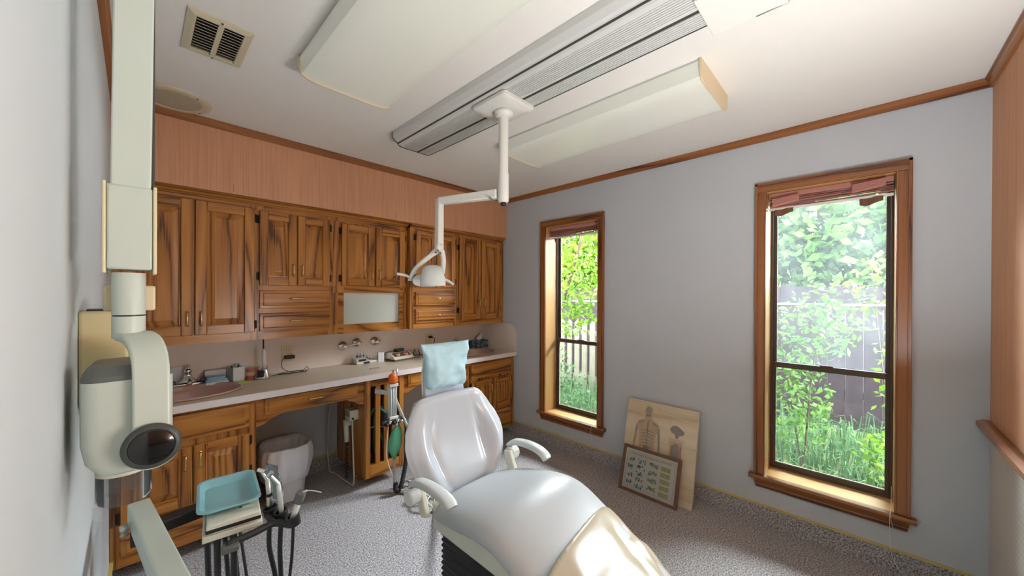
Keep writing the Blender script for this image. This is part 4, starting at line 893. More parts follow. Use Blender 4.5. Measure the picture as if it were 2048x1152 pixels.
# tray on top
r = empty('instrument_tray', (.23, 1.55, .71)); tag(r, 'empty pale blue plastic instrument tray on the delivery unit', 'tray')
Mt = Matrix.Translation((.222, 1.572, .7085)) @ Matrix.Rotation(-.10, 4, 'Z')
def tr(w, l, c, z):
    pts = []
    for (sx, sy, a0) in ((w - c, l - c, 0), (-w + c, l - c, pi / 2), (-w + c, -l + c, pi), (w - c, -l + c, 3 * pi / 2)):
        for k in range(4): a = a0 + pi / 2 * k / 3; pts.append(Mt @ Vector((sx + c * math.cos(a), sy + c * math.sin(a), z)))
    return pts
g = G(); g.loft([tr(.062, .100, .02, .001), tr(.078, .122, .03, .022), tr(.083, .130, .032, .0225), tr(.084, .131, .032, .020), tr(.083, .130, .032, .0245), tr(.076, .120, .028, .0245), tr(.062, .100, .02, .0035), tr(.001, .001, .0005, .0030)], True); g.build('tray_body', 'tray_teal', r, smooth=True, auto=35)
# handpieces (held, so separate things)
def handpiece(k, lab, kind):
    a, b = HP[k]; c = P3(a, b, .004); r = empty('handpiece', c); tag(r, lab, 'handpiece', 'handpieces in the delivery unit holders')
    d = (P3(a, b, .004) - P3(a, b, -.02)); d = Vector((-.10 if k < 2 else .25, -.02 if k < 2 else -.18, 1)).normalized()
    if kind == 'angle':
        g = G(); g.tube([c - d * .012, c + d * .02, c + d * .045, c + d * .05, c + d * .105], [.009, .0098, .0088, .0078, .0064], 14); g.build('grip', 'steel', r, smooth=True)
        g = G(); g.tube([c + d * .046, c + d * .056], .0096, 14); g.build('band', 'black_plastic', r)
        e = c + d * .105; d2 = (d + Vector((-.40, .15, 0))).normalized()
        g = G(); g.tube([e, e + d2 * .035], [.0064, .005], 12); n = e + d2 * .038
        g.tube([n + Vector((.010, -.006, -.003)), n + Vector((-.008, .006, .004))], .0068, 12); g.build('head', 'chrome', r, smooth=True, auto=40)
    elif kind == 'turbine':
        g = G(); g.tube([c - d * .012, c + d * .03, c + d * .07, c + d * .10], [.0074, .0078, .0070, .0060], 14); g.build('grip', 'aluminium', r, smooth=True)
        e = c + d * .10; d2 = (d + Vector((-.55, .25, 0))).normalized()
        g = G(); g.tube([e, e + d2 * .04], [.006, .0048], 12); n = e + d2 * .043; g.tube([n + Vector((.006, -.004, .008)), n + Vector((-.004, .003, -.006))], .0078, 14); g.build('head', 'steel', r, smooth=True, auto=40)
    else:
        g = G(); g.tube([c - d * .012, c + d * .05], [.010, .010], 12); g.build('grip', 'aluminium', r, smooth=True)
        g = G(); Mh = Matrix.Translation(c + d * .065) @ d.to_track_quat('Z', 'Y').to_matrix().to_4x4(); g.box(-.015, .015, -.013, .013, -.017, .020, 0, Mh); g.build('valve_block', 'charcoal', r, bevel=.004)
        e = c + d * .078; g = G(); g.tube(spline([e, e + Vector((.015, -.008, .006)), e + Vector((.035, -.018, .002)), e + Vector((.055, -.028, -.008))], 6), [.005] * 7 + [.002] * 12, 8); g.build('nozzle', 'chrome', r, smooth=True)
handpiece(0, 'chrome contra angle handpiece with black band nearest the tray', 'angle'); handpiece(1, 'slim silver turbine handpiece between the other two', 'turbine'); handpiece(2, 'air water syringe with a dark block and thin nozzle', 'syringe')
r = empty('sterile_sleeve', P3(.125, -.06, .0)); tag(r, 'clear plastic sleeve standing behind the handpieces', 'sleeve')
g = G()
g.grid(lambda u, v: P3(.098 + .03 * u + .008 * math.sin(v * 5), -.055 - .05 * u, .012 + .14 * v), 8, 8); o = g.build('sleeve_film', 'clear_plastic', r, smooth=True, fix=False); sd = o.modifiers.new('s', 'SOLIDIFY'); sd.thickness = .0008
# chrome foot dome and dark corner piece at the bottom left
r = empty('stool_base', (.02, 1.23, .5)); tag(r, 'low chrome domed cap at the foot of the left wall', 'chrome cap')
bpy.data.objects.remove(r)
# ================================================================== WASTEBASKET
cx, cy = .722, 2.875
WB = empty('wastebasket', (cx, cy, 0)); tag(WB, 'white wastebasket with a white bag folded over its rim', 'wastebasket')
def sq(rad, k, n, p=.8):
    a = 2 * pi * k / n; return rad * math.copysign(abs(math.cos(a))**p, math.cos(a)), rad * math.copysign(abs(math.sin(a))**p, math.sin(a))
g = G(); rings = []
for z, rad in ((.002, .100), (.006, .106), (.345, .138), (.345, .134), (.012, .102)):
    rings.append([Vector((cx + sq(rad, k, 32)[0], cy + sq(rad, k, 32)[1], z)) for k in range(32)])
g.loft(rings); g.build('bin', 'plastic_white', WB, smooth=True, auto=50)
g = G(); rings = []
for i, (z, rad) in enumerate(((.150, .136), (.20, .150), (.26, .162), (.33, .160), (.368, .152), (.378, .144), (.35, .130), (.24, .122), (.12, .110))):
    ring = []
    for k in range(64):
        x, y = sq(rad, k, 64); nn = noise.noise(Vector((x * 14, y * 14, z * 12))); ca = 2 * pi * k / 64; nn = .5 * nn + .55 * noise.noise(Vector((math.cos(ca) * 5, math.sin(ca) * 5, z * 2.5))); wob = .026 * nn * (1 if i < 6 else .6)
        zz = z + (.028 * noise.noise(Vector((x * 9, y * 9, 3.3))) if i < 1 else .008 * noise.noise(Vector((x * 12, y * 12, 8))))
        l = math.hypot(x, y) or 1; ring.append(Vector((cx + x * (1 + wob / l), cy + y * (1 + wob / l), zz)))
    rings.append(ring)
g.loft(rings, False); g.build('bin_bag', 'bag_white', WB, smooth=True, fix=True)
g = G(); g.tube(spline([(cx + .02, cy - .142, .205), (cx + .045, cy - .140, .212), (cx + .068, cy - .128, .205)], 5), [.004] + [.010] * 9 + [.004], 8); g.build('drawstring', 'red_plastic', WB, smooth=True)
# ================================================================== SCALER AND GAS UNIT AT THE SLATTED CABINET
r = empty('scaler_unit', (1.12, 2.75, .5)); tag(r, 'cream scaler hanging on the slatted cabinet side with its cord', 'scaler')
g = G(); g.box(1.082, 1.1445, 2.68, 2.775, .482, .555); g.build('control_case', 'cream', r, bevel=.004)
g = G(); g.box(1.0805, 1.0818, 2.69, 2.765, .505, .545); g.build('front_plate', 'steel', r)
g = G(); g.lathe([(.008, 0), (.007, .012)], 10, Matrix.Translation((1.10, 2.680, .497)) @ Matrix.Rotation(pi / 2, 4, 'X')); g.build('knob', 'black_plastic', r)
g = G(); g.box(1.112, 1.1445, 2.80, 2.855, .405, .455); g.build('holder', 'cream_white', r, bevel=.006, seg=3)
g = G(); g.tube([(1.112, 2.825, .45), (1.110, 2.820, .40), (1.110, 2.805, .29)], [.022, .020, .017], 14); g.build('handle', 'cream', r, smooth=True)
pts = [Vector((1.110 + .010 * math.cos(k * 1.0), 2.805 + .012 * math.sin(k * 1.0), .285 - k * .0042)) for k in range(66)]
g = G(); g.tube(pts, .0035, 6); g.build('coiled_cord', 'black_plastic', r, smooth=True)
hose('power_cable', [(1.105, 2.69, .485), (1.095, 2.67, .42), (1.10, 2.665, .22), (1.10, 2.66, .03), (1.09, 2.75, .012), (1.08, 2.95, .010), (1.06, 3.03, .03), (1.06, 3.05, .30), (1.08, 3.04, .52), (1.12, 2.95, .60)], .0055, 'tube_cream', r)
GU = empty('gas_flowmeter', (1.30, 2.47, 0)); tag(GU, 'gas flowmeter with orange cap, green bag and black ribbed hose', 'flowmeter')
yg = 2.465
rod(Vector((1.215, 2.562, .700)), Vector((1.275, yg + .02, .690)), .014, .034, 'bracket', 'steel', GU, bev=.001)
g = G(); g.box(1.268, 1.336, yg - .022, yg + .022, .735, .757); g.box(1.268, 1.336, yg - .022, yg + .022, .500, .520); g.build('end_blocks', 'cream_white', GU, bevel=.003)
for dx in (-.018, .0, .018):
    g = G(); g.tube([(1.302 + dx, yg - .006, .52), (1.302 + dx, yg - .006, .735)], .0075, 12); g.build('flow_tube', 'glass_tube', GU, smooth=True)
g = G(); g.box(1.270, 1.334, yg + .006, yg + .020, .52, .735); g.build('back_plate', 'cream_white', GU)
g = G(); rings = []
for z, a in ((.757, .030), (.775, .036), (.800, .034), (.822, .024), (.832, .012)):
    rings.append([Vector((1.302 + (a * 1.0) * math.cos(2 * pi * k / 18) * (1 + .15 * math.sin(k * 2.1)), yg + a * .8 * math.sin(2 * pi * k / 18), z)) for k in range(18)])
g.loft(rings); g.build('orange_cap', 'orange', GU, smooth=True)
g = G(); g.tube([(1.302, yg, .83), (1.302, yg, .855)], .009, 10); g.build('cap_stem', 'chrome', GU)
g = G(); g.box(1.225, 1.375, yg - .02, yg + .02, .470, .500); g.build('manifold', 'charcoal', GU, bevel=.006)
for k, (x, m) in enumerate(((1.236, 'black_plastic'), (1.262, 'chrome'), (1.292, 'black_plastic'), (1.322, 'chrome'), (1.352, 'steel'))):
    g = G(); g.lathe([(.013, 0), (.014, .014), (.010, .026), (.003, .028)], 14, Matrix.Translation((x, yg - .02, .478 + .012 * (k % 2))) @ Matrix.Rotation(pi / 2, 4, 'X')); g.build('control_knob', m, GU, smooth=True)
g = G(); g.box(1.228, 1.252, yg - .012, yg + .012, .50, .56); g.build('valve', 'black_plastic', GU, bevel=.004)
g = G(); g.tube([(1.338, yg, .47), (1.335, yg, .435)], .014, 12); g.build('bag_fitting', 'chrome', GU, smooth=True)
g = G(); rings = []
for z, a, b, dx in ((.438, .012, .012, .018), (.425, .030, .016, .016), (.39, .046, .022, .010), (.33, .055, .026, .002), (.28, .048, .024, -.004), (.24, .028, .016, -.006), (.215, .012, .010, -.006), (.20, .011, .009, -.006)):
    rings.append([Vector((1.318 + dx + a * math.cos(2 * pi * k / 20), yg - .005 + b * math.sin(2 * pi * k / 20) * (1 + .15 * math.cos(2 * 2 * pi * k / 20)), z)) for k in range(20)])
g.loft(rings); g.build('breathing_bag', 'bag_green', GU, smooth=True)
hp = spline([(1.345, yg - .01, .478), (1.375, yg - .012, .485), (1.400, yg - .02, .44), (1.402, yg - .03, .34), (1.385, yg - .05, .22), (1.345, yg - .08, .10), (1.300, yg - .11, .03), (1.268, yg - .11, .035), (1.272, yg - .10, .08)], 26)
g = G(); g.tube(hp, [.0155 + (.0028 if k % 3 == 0 else -.001) for k in range(len(hp))], 12); g.build('ribbed_hose', 'black_satin', GU, smooth=True)
hose('grey_hose', [(1.312, yg - .005, .20), (1.300, yg - .03, .14), (1.285, yg - .07, .06), (1.30, yg - .12, .015), (1.35, yg - .20, .012)], .010, 'tube_grey', GU)
hose('thin_tube', [(1.26, yg - .02, .47), (1.245, yg - .03, .40), (1.24, yg - .03, .25), (1.28, yg - .05, .10), (1.34, yg - .06, .02)], .004, 'tube_cream', GU)
hose('suction_tube', [(1.305, yg + .03, .765), (1.335, yg + .01, .62), (1.39, yg - .03, .45), (1.45, yg - .07, .28), (1.475, yg - .10, .16)], .011, 'tube_grey', GU, 10)
g = G(); g.tube([(1.352, yg + .03, .86), (1.350, yg + .03, .80), (1.346, yg + .03, .60), (1.344, yg + .03, .50)], [.003, .006, .006, .006], 10); g.build('wand', 'steel', GU, smooth=True)
r = empty('floor_cables', (1.4, 2.3, 0)); tag(r, 'tangle of grey cables on the carpet beside the chair', 'cables')
random.seed(5)
for k in range(5):
    p = [(1.30 + .05 * k, 2.44 - .02 * k, .012 + .01 * k)]
    for q in range(5): p.append((1.36 + random.uniform(-.06, .16), 2.36 - .09 * q + random.uniform(-.04, .04), .012 + random.uniform(0, .05) * (q < 4)))
    p.append((1.02 + .02 * k, 1.42, .10 + .02 * k)) if k > 2 else None
    hose('cable', p, random.choice((.005, .006, .009)), random.choice(('tube_grey', 'tube_cream', 'tube_grey')), r)
# ================================================================== DENTAL CHAIR
CX = 1.038
CH = empty('dental_chair', (CX, .9, 0)); tag(CH, 'grey vinyl dental chair reclined in the middle of the room', 'dental chair')
def ring_sec(yc, ztop, hw, th, crown=.018, n=36, skew=0):
    out = []
    for k in range(n):
        a = 2 * pi * k / n; c, s = math.cos(a), math.sin(a)
        x = hw * math.copysign(abs(c)**.55, c); t = x / hw
        if s >= 0: z = ztop - crown * abs(t)**2.5 - (th * .45) * (1 - abs(s)**.7)
        else: z = ztop - th * .45 - th * .55 * abs(s)**.6
        out.append(Vector((CX + x, yc, z)))
    return out
SEAT = [(1.252, .560, .165), (1.240, .584, .200), (1.205, .604, .235), (1.14, .626, .256), (1.05, .648, .266), (.97, .664, .268), (.90, .672, .268), (.84, .668, .266), (.78, .645, .262), (.68, .596, .256), (.55, .527, .250), (.40, .447, .244), (.24, .360, .238), (.13, .302, .22), (.10, .286, .16)]
g = G(); g.loft([ring_sec(y, z, hw, .105 - .03 * max(0, (.6 - y) / .5)) for y, z, hw in SEAT]); o = g.build('seat_upholstery', 'vinyl_seat', CH, smooth=True); sm = o.modifiers.new('s', 'SUBSURF'); sm.levels = 1; sm.render_levels = 1
# beige foot cover
g = G(); rings = []
for i in range(25):
    t = i / 24; y = .700 - .66 * t; z = lerp([(.04, .262), (.24, .365), (.40, .453), (.55, .533), (.68, .602), (.72, .62)], y); hw = .262 - .024 * t
    ring = []
    for k, p in enumerate(ring_sec(y, z + .010, hw + .012, .120, n=64)):
        skew = (p.x - CX) * .16; e = min(1, t * 5)
        wr = .020 * noise.noise(Vector((p.x * 26 - p.y * 9, p.y * 6, 1.7))) + .008 * noise.noise(Vector((p.x * 11 + p.y * 20, p.y * 5, 4.1)))
        ring.append(Vector((p.x + (p.x - CX) * .02 * e, p.y + skew, p.z + wr * e)))
    rings.append(ring)
g.loft(rings, True); o = g.build('foot_cover', 'vinyl_beige', CH, smooth=True); sm = o.modifiers.new('s', 'SUBSURF'); sm.levels = 1; sm.render_levels = 1
# backrest
HWT = [(0, .135), (.05, .182), (.15, .224), (.30, .254), (.45, .270), (.55, .270), (.66, .258), (.80, .228), (.90, .204), (.96, .184), (1.0, .150)]
def backpt(u, v, front):
    s = u; t = 2 * v - 1; hw = lerp(HWT, s)
    yb = 1.285 + .135 * s + .02 * math.sin(s * pi); zb = .548 + .398 * s
    x = hw * t
    edge = (1 - abs(t)**6)**.5 if abs(t) < 1 else 0
    e2 = min(1, min(s, 1 - s) / .06); e2 = math.sqrt(max(0, 1 - (1 - e2)**2))
    rim = edge * e2
    wing = .048 * math.exp(-((abs(t) - .74) / .15)**2) * math.exp(-((s - .42) / .28)**2)
    lum = .022 * math.exp(-((s - .20) / .16)**2) * (1 - t * t)
    dish = .016 * (1 - abs(t)**2) * math.exp(-((s - .62) / .3)**2)
    crease = -.020 * math.exp(-((abs(t) - .52) / .07)**2) * math.exp(-((s - .45) / .3)**2)
    if front: d = -(.030 * rim + (wing + lum - dish + crease) * rim)
    else: d = .040 * rim
    ny, nz = math.cos(.33), -math.sin(.33)
    d_ = d
    zz = zb - .006 * t * t * s
    return Vector((CX + x, yb + d_ * ny - .035 * abs(t)**2.5 * math.exp(-((s - .4) / .35)**2), zz - d_ * .0))
g = G(); nu, nv = 36, 44
F = [[backpt(i / nu, j / nv, True) for j in range(nv + 1)] for i in range(nu + 1)]; Bk = [[backpt(i / nu, j / nv, False) for j in range(nv + 1)] for i in range(nu + 1)]
rings = [[*F[i], *Bk[i][::-1]] for i in range(nu + 1)]
g.loft(rings, True); g.build('backrest', 'vinyl_grey', CH, smooth=True)
g = G(); g.grid(lambda u, v: backpt(.08 + .86 * u, .06 + .88 * v, False) + Vector((0, .014, 0)), 16, 16); o = g.build('back_shell', 'cream', CH, smooth=True, fix=False); sd = o.modifiers.new('s', 'SOLIDIFY'); sd.thickness = .02
# gap hardware between back and seat
g = G(); g.box(CX - .12, CX + .12, 1.27, 1.34, .50, .560); g.build('hinge_bracket', 'charcoal', CH, bevel=.004)
g = G(); g.box(CX - .16, CX - .05, 1.262, 1.285, .555, .575); g.build('seat_belt', 'headrest_blue', CH, bevel=.003)
# headrest plate
g = G(); rings = []
def hp_(x, s, d): return Vector((CX + x, 1.452 + .03 * s + d, .905 + .20 * s))
prof = [(-.112, 0), (-.108, .6), (-.092, 1.0), (.092, 1.0), (.108, .6), (.112, 0)]
g.loft([[hp_(x, s, -.010) for x, s in prof], [hp_(x, s, .006) for x, s in prof]]); g.build('headrest_plate', 'headrest_blue', CH, bevel=.003)
g = G(); g.tube([hp_(x, s, .012) for x, s in prof], .006, 8); g.build('headrest_edge', 'cream', CH, smooth=True)
g = G(); g.box(CX - .03, CX + .03, 1.462, 1.482, .80, .95); g.build('headrest_bar', 'steel', CH, bevel=.003)
# armrests
for s in (-1, 1):
    ax = CX + s * .272
    g = G(); path = spline([(ax + s * .003, 1.290, .648), (ax + s * .003, 1.245, .676), (ax + s * .002, 1.17, .688), (ax, 1.10, .686), (ax - s * .003, 1.055, .674), (ax - s * .005, 1.035, .658)], 7)
    rings = []
    for i, p in enumerate(path):
        a = path[max(i - 1, 0)]; b = path[min(i + 1, len(path) - 1)]; t = (b - a).normalized(); sd_ = Vector((1, 0, 0)); u = sd_.cross(t).normalized(); u = u if u.z > 0 else -u
        q = i / (len(path) - 1); wv = .025 * min(1, .6 + q * 2) * (1 if q < .93 else .92); hh = .014 * min(1, .6 + q * 2)
        rings.append([p + sd_ * wv * math.copysign(abs(math.cos(2 * pi * k / 16))**.6, math.cos(2 * pi * k / 16)) + u * hh * math.copysign(abs(math.sin(2 * pi * k / 16))**.6, math.sin(2 * pi * k / 16)) for k in range(16)])
    g.loft(rings); g.build('armrest', 'arm_grey' if 'arm_grey' in MATS else plain('arm_grey', (.60, .63, .62), .35), CH, smooth=True, auto=60)
    g = G(); bx_ = ax - s * .034; g.prism([(1.288, .635), (1.250, .640), (1.225, .585), (1.205, .545), (1.245, .530), (1.265, .565), (1.285, .605)], 0, min(bx_, bx_ + s * .024), max(bx_, bx_ + s * .024)); g.build('armrest_bracket', 'cream', CH, bevel=.006, seg=3)
    g = G(); g.lathe([(.028, -.024), (.032, -.018), (.032, .018), (.026, .026)], 12, Matrix.Translation((ax + s * .010, 1.270, .615)) @ Matrix.Rotation(pi / 2, 4, 'Y')); g.build('armrest_knob', 'cream_white', CH, smooth=True, auto=30)
# cream under frame
g = G(); g.prism([(1.27, .555), (1.245, .455), (.62, .455), (.40, .345), (.40, .385), (.70, .535), (.88, .590), (1.0, .590), (1.2, .545)], 0, CX - .195, CX + .195); g.build('under_frame', 'cream', CH, bevel=.006)
# bellows
g = G(); rings = []; zt, zb = .4545, .085
for k in range(33):
    z = zt + (zb - zt) * k / 32; i = .0 if k % 2 == 0 else .006
    x0, x1, y0, y1 = CX - .172 + i, CX + .172 - i, .52 + i, 1.235 - i
    rings.append([Vector((x0, y0, z)), Vector((x1, y0, z)), Vector((x1, y1, z)), Vector((x0, y1, z))])
g.loft(rings); g.build('bellows', 'black_satin', CH)
g = G(); g.box(CX - .20, CX + .20, .45, 1.29, .0, .0845); g.build('base_plate', 'black_satin', CH, bevel=.012, seg=3)
g = G(); g.tube(spline([(CX - .215, 1.20, .04), (CX - .222, 1.25, .055), (CX - .212, 1.29, .05)], 5), [.02] * 11, 10); g.build('foot_pedal', 'black_plastic', CH, smooth=True)
# headrest cover (paper, pulled over the headrest: a separate thing)
r = empty('headrest_cover', (CX, 1.44, .95)); tag(r, 'crumpled pale blue paper cover over the chair headrest', 'headrest cover')
g = G(); rings = []; nk = 48
for i in range(25):
    s = i / 24; z = .972 + .198 * s
    hw = lerp([(0, .105), (.08, .112), (.35, .112), (.7, .122), (1, .140)], s); dp = lerp([(0, .030), (.10, .046), (.35, .050), (.7, .034), (.93, .012), (1, .004)], s)
    yc = 1.448 - .004 * s
    ring = []
    for k in range(nk):
        a = 2 * pi * k / nk; c, q = math.cos(a), math.sin(a)
        x = hw * math.copysign(abs(c)**.8, c); y = dp * math.copysign(abs(q)**.9, q)
        cr = .034 * (.5 - abs(noise.noise(Vector((x * 11 + z * 5, y * 4 + 3, z * 8 - x * 3)))) * 1.6) + .016 * (.5 - abs(noise.noise(Vector((x * 24 - z * 9, y * 6, z * 15)))) * 1.7)
        if q < 0: y -= cr * (1 - .4 * s)
        top = .010 * (abs(x) / .14)**2 * s - (.016 * math.exp(-((x + .012) / .018)**2) * s**3)
        ring.append(Vector((CX + x, yc + y, z + top + .004 * noise.noise(Vector((x * 30, y * 10, 2))) * (1 if s < .1 else .3))))
    rings.append(ring)
g.loft(rings, True); g.build('paper_cover', 'paper_blue', r, smooth=True)
# ================================================================== PICTURES ON THE FLOOR
# big board: leans on the wall, foot at x=2.525, top at x=2.675 (z .615)
def leaning(xb, xt, zt, yc, w_, t_):
    L_ = math.hypot(xt - xb, zt); a = math.atan2(xt - xb, zt)
    Mx = Matrix.Translation((xb, yc, 0)) @ Matrix.Rotation(a, 4, 'Y')   # local: x = thickness (towards the wall), y = width, z = up along the board
    return Mx, L_
Mx, L_ = leaning(2.520, 2.668, .612, 1.055, .51, .022)
r = empty('anatomy_board', (2.52, 1.055, 0)); tag(r, 'large varnished wooden board printed with an anatomy chart', 'board')
g = G(); g.box(0, .022, -.255, .255, .0, L_, 0, Mx); g.build('board', 'board_wood', r, bevel=.002)
def flat(poly, off, mi=0, g=None):   # polygon in (y, z) of the board, printed on its face; +y is to the viewer's left
    g.add([Mx @ Vector((-off, y, z)) for y, z in poly], [tuple(range(len(poly)))], mi)
def ell(cy, cz, ry, rz, n=20, rot=0): return [(cy + ry * math.cos(a) * math.cos(rot) - rz * math.sin(a) * math.sin(rot), cz + ry * math.cos(a) * math.sin(rot) + rz * math.sin(a) * math.cos(rot)) for a in [2 * pi * k / n for k in range(n)]]
g = G(); by = .085
torso = [(-.022, .535), (-.030, .505), (-.070, .485), (-.088, .455), (-.094, .40), (-.100, .33), (-.104, .27), (-.090, .26), (-.082, .33), (-.074, .40), (-.066, .42), (-.058, .36), (-.056, .28), (-.062, .20), (-.055, .10), (.055, .10), (.062, .20), (.056, .28), (.058, .36), (.066, .42), (.074, .40), (.082, .33), (.090, .26), (.104, .27), (.100, .33), (.094, .40), (.088, .455), (.070, .485), (.030, .505), (.022, .535)]
flat([(by + a, b) for a, b in torso], .0008, 0, g); flat(ell(by, .562, .030, .040), .0008, 0, g)
g.build('torso_print', 'skin_print', r, fix=False)
g = G()
flat(ell(by + .004, .565, .020, .028), .0013, 0, g)
for k in range(7):
    yy = .43 - k * .022
    for s in (-1, 1): flat([(by + s * .006, yy), (by + s * .045, yy - .012), (by + s * .046, yy - .016), (by + s * .006, yy - .007)], .0013, 0, g)
flat([(by - .004, .50), (by + .004, .50), (by + .004, .15), (by - .004, .15)], .0013, 0, g)
flat(ell(by, .285, .026, .034), .0013, 0, g)
for s in (-1, 1): flat([(by + s * .078, .45), (by + s * .086, .45), (by + s * .098, .30), (by + s * .092, .30)], .0013, 0, g); flat([(by + s * .03, .49), (by + s * .075, .47), (by + s * .075, .462), (by + s * .03, .48)], .0013, 0, g)
g.build('organ_lines', 'ink_grey', r, fix=False)
g = G(); hy = -.120
flat([(hy + .048, .475), (hy + .030, .500), (hy + .004, .507), (hy - .030, .490), (hy - .052, .470), (hy - .044, .450), (hy - .018, .440), (hy - .010, .420), (hy + .006, .420), (hy + .012, .445), (hy + .036, .455)], .0008, 0, g)
flat([(hy + .046, .39), (hy + .010, .395), (hy - .045, .39), (hy - .038, .34), (hy - .052, .26), (hy - .048, .16), (hy + .062, .16), (hy + .056, .26), (hy + .042, .34)], .0008, 1, g)
flat(ell(hy + .0, .33, .030, .055), .0013, 0, g); flat([(hy + .02, .37), (hy + .03, .37), (hy + .034, .2), (hy + .022, .2)], .0013, 2, g); flat([(hy - .04, .37), (hy - .03, .37), (hy - .035, .2), (hy - .046, .2)], .0013, 2, g)
g.build('detail_prints', ['ink_grey', 'skin_print', 'ink_red'], r, fix=False)
g = G()
for k in range(13):
    zz = .60 - k * .024
    for a, b in ((.165, .14), (.03, .0)):
        if (k * 7 + int(a * 100)) % 5: flat([(a, zz), (b + .01 * (k % 3), zz), (b + .01 * (k % 3), zz - .0015), (a, zz - .0015)], .0008, 0, g)
for k in range(4): flat([(-.07, .415 - k * .006), (-.17, .413 - k * .006), (-.17, .4115 - k * .006), (-.07, .4135 - k * .006)], .0008, 0, g)
g.build('caption_lines', 'ink_brown', r, fix=False)
# small framed chart in front
Mx, L_ = leaning(2.452, 2.549, .3005, 1.080, .41, .02)
r = empty('framed_chart', (2.452, 1.08, 0)); tag(r, 'small framed dental chart leaning against the wooden anatomy board', 'framed chart')
W2 = .206
for a, b, c, d in ((-W2, W2, 0, .022), (-W2, W2, L_ - .022, L_), (-W2, -W2 + .022, .022, L_ - .022), (W2 - .022, W2, .022, L_ - .022)):
    g = G(); g.box(0, .018, a, b, c, d, 0, Mx); g.build('frame_bar', 'picture_frame', r, bevel=.003)
g = G(); g.box(.006, .016, -W2 + .022, W2 - .022, .022, L_ - .022, 0, Mx); g.build('chart_sheet', 'mat_paper', r)
g = G(); g.box(.0045, .0055, -W2 + .022, W2 - .022, .022, L_ - .022, 0, Mx); g.build('glass_sheet', 'pane_clear', r)
def flat2(poly, g, mi=0): g.add([Mx @ Vector((.0058, y, z)) for y, z in poly], [tuple(range(len(poly)))], mi)
g = G()
for a, b, c, d in ((-.170, .170, .040, .0412), (-.170, .170, L_ - .042, L_ - .0408), (-.170, -.1688, .040, L_ - .041), (.1688, .170, .040, L_ - .041)): flat2([(a, c), (b, c), (b, d), (a, d)], g)
for k in range(8): flat2([(.10, L_ - .062 - k * .0001), (.10, L_ - .063), (-.02, L_ - .063), (-.02, L_ - .062)], g) if k == 0 else None
g.build('border_lines', 'ink_brown', r, fix=False)
random.seed(11)
g = G()
cols = [(.135, 4, .020, .034, 0), (.062, 5, .030, .036, 0), (-.025, 4, .032, .036, 1), (-.110, 5, .034, .030, 2)]
for yc, n_, rw, rh, mode in cols:
    for k in range(n_):
        zc = L_ - .085 - k * (.205 / n_) - .01
        for q in range(14 if mode else 10):
            y = yc + (random.uniform(-rw, rw) if mode == 0 else (-rw + 2 * rw * ((q % 7) + .5) / 7)) * .95; z = zc + random.uniform(-.3, .3) * rh if mode < 2 else zc + (.007 if q < 7 else -.007)
            t = .0042; mi = {0: 0, 1: (0 if random.random() < .5 else 1), 2: 1}[mode]
            flat2([(y - t, z + .008), (y + t, z + .007), (y + t * .8, z - .003), (y + .001, z - .008), (y - t * .9, z - .002)], g, mi)
g.build('tooth_prints', ['ink_teal', 'ink_olive'], r, fix=False)
fc = bpy.data.curves.new('chart_title', 'FONT'); fc.body = 'DEVELOPMENT OF THE HUMAN DENTITION'; fc.size = .0145; fc.align_x = 'CENTER'; fc.align_y = 'CENTER'
fo = bpy.data.objects.new('chart_title', fc); C.objects.link(fo); fo.data.materials.append(MAT('ink_dark')); fo.parent = r
Rm = Mx @ Matrix.Translation((.0056, 0, L_ - .053)) @ Matrix(((0, 0, -1, 0), (-1, 0, 0, 0), (0, 1, 0, 0), (0, 0, 0, 1)))
ML = Matrix.Translation(-Vector(r.location)) @ Rm
bpy.context.view_layer.update()
tme = bpy.data.meshes.new_from_object(fo.evaluated_get(bpy.context.evaluated_depsgraph_get())); bpy.data.objects.remove(fo)
fo = bpy.data.objects.new('chart_title', tme); C.objects.link(fo); fo.parent = r; fo.matrix_local = ML
if not tme.materials: tme.materials.append(MAT('ink_dark'))
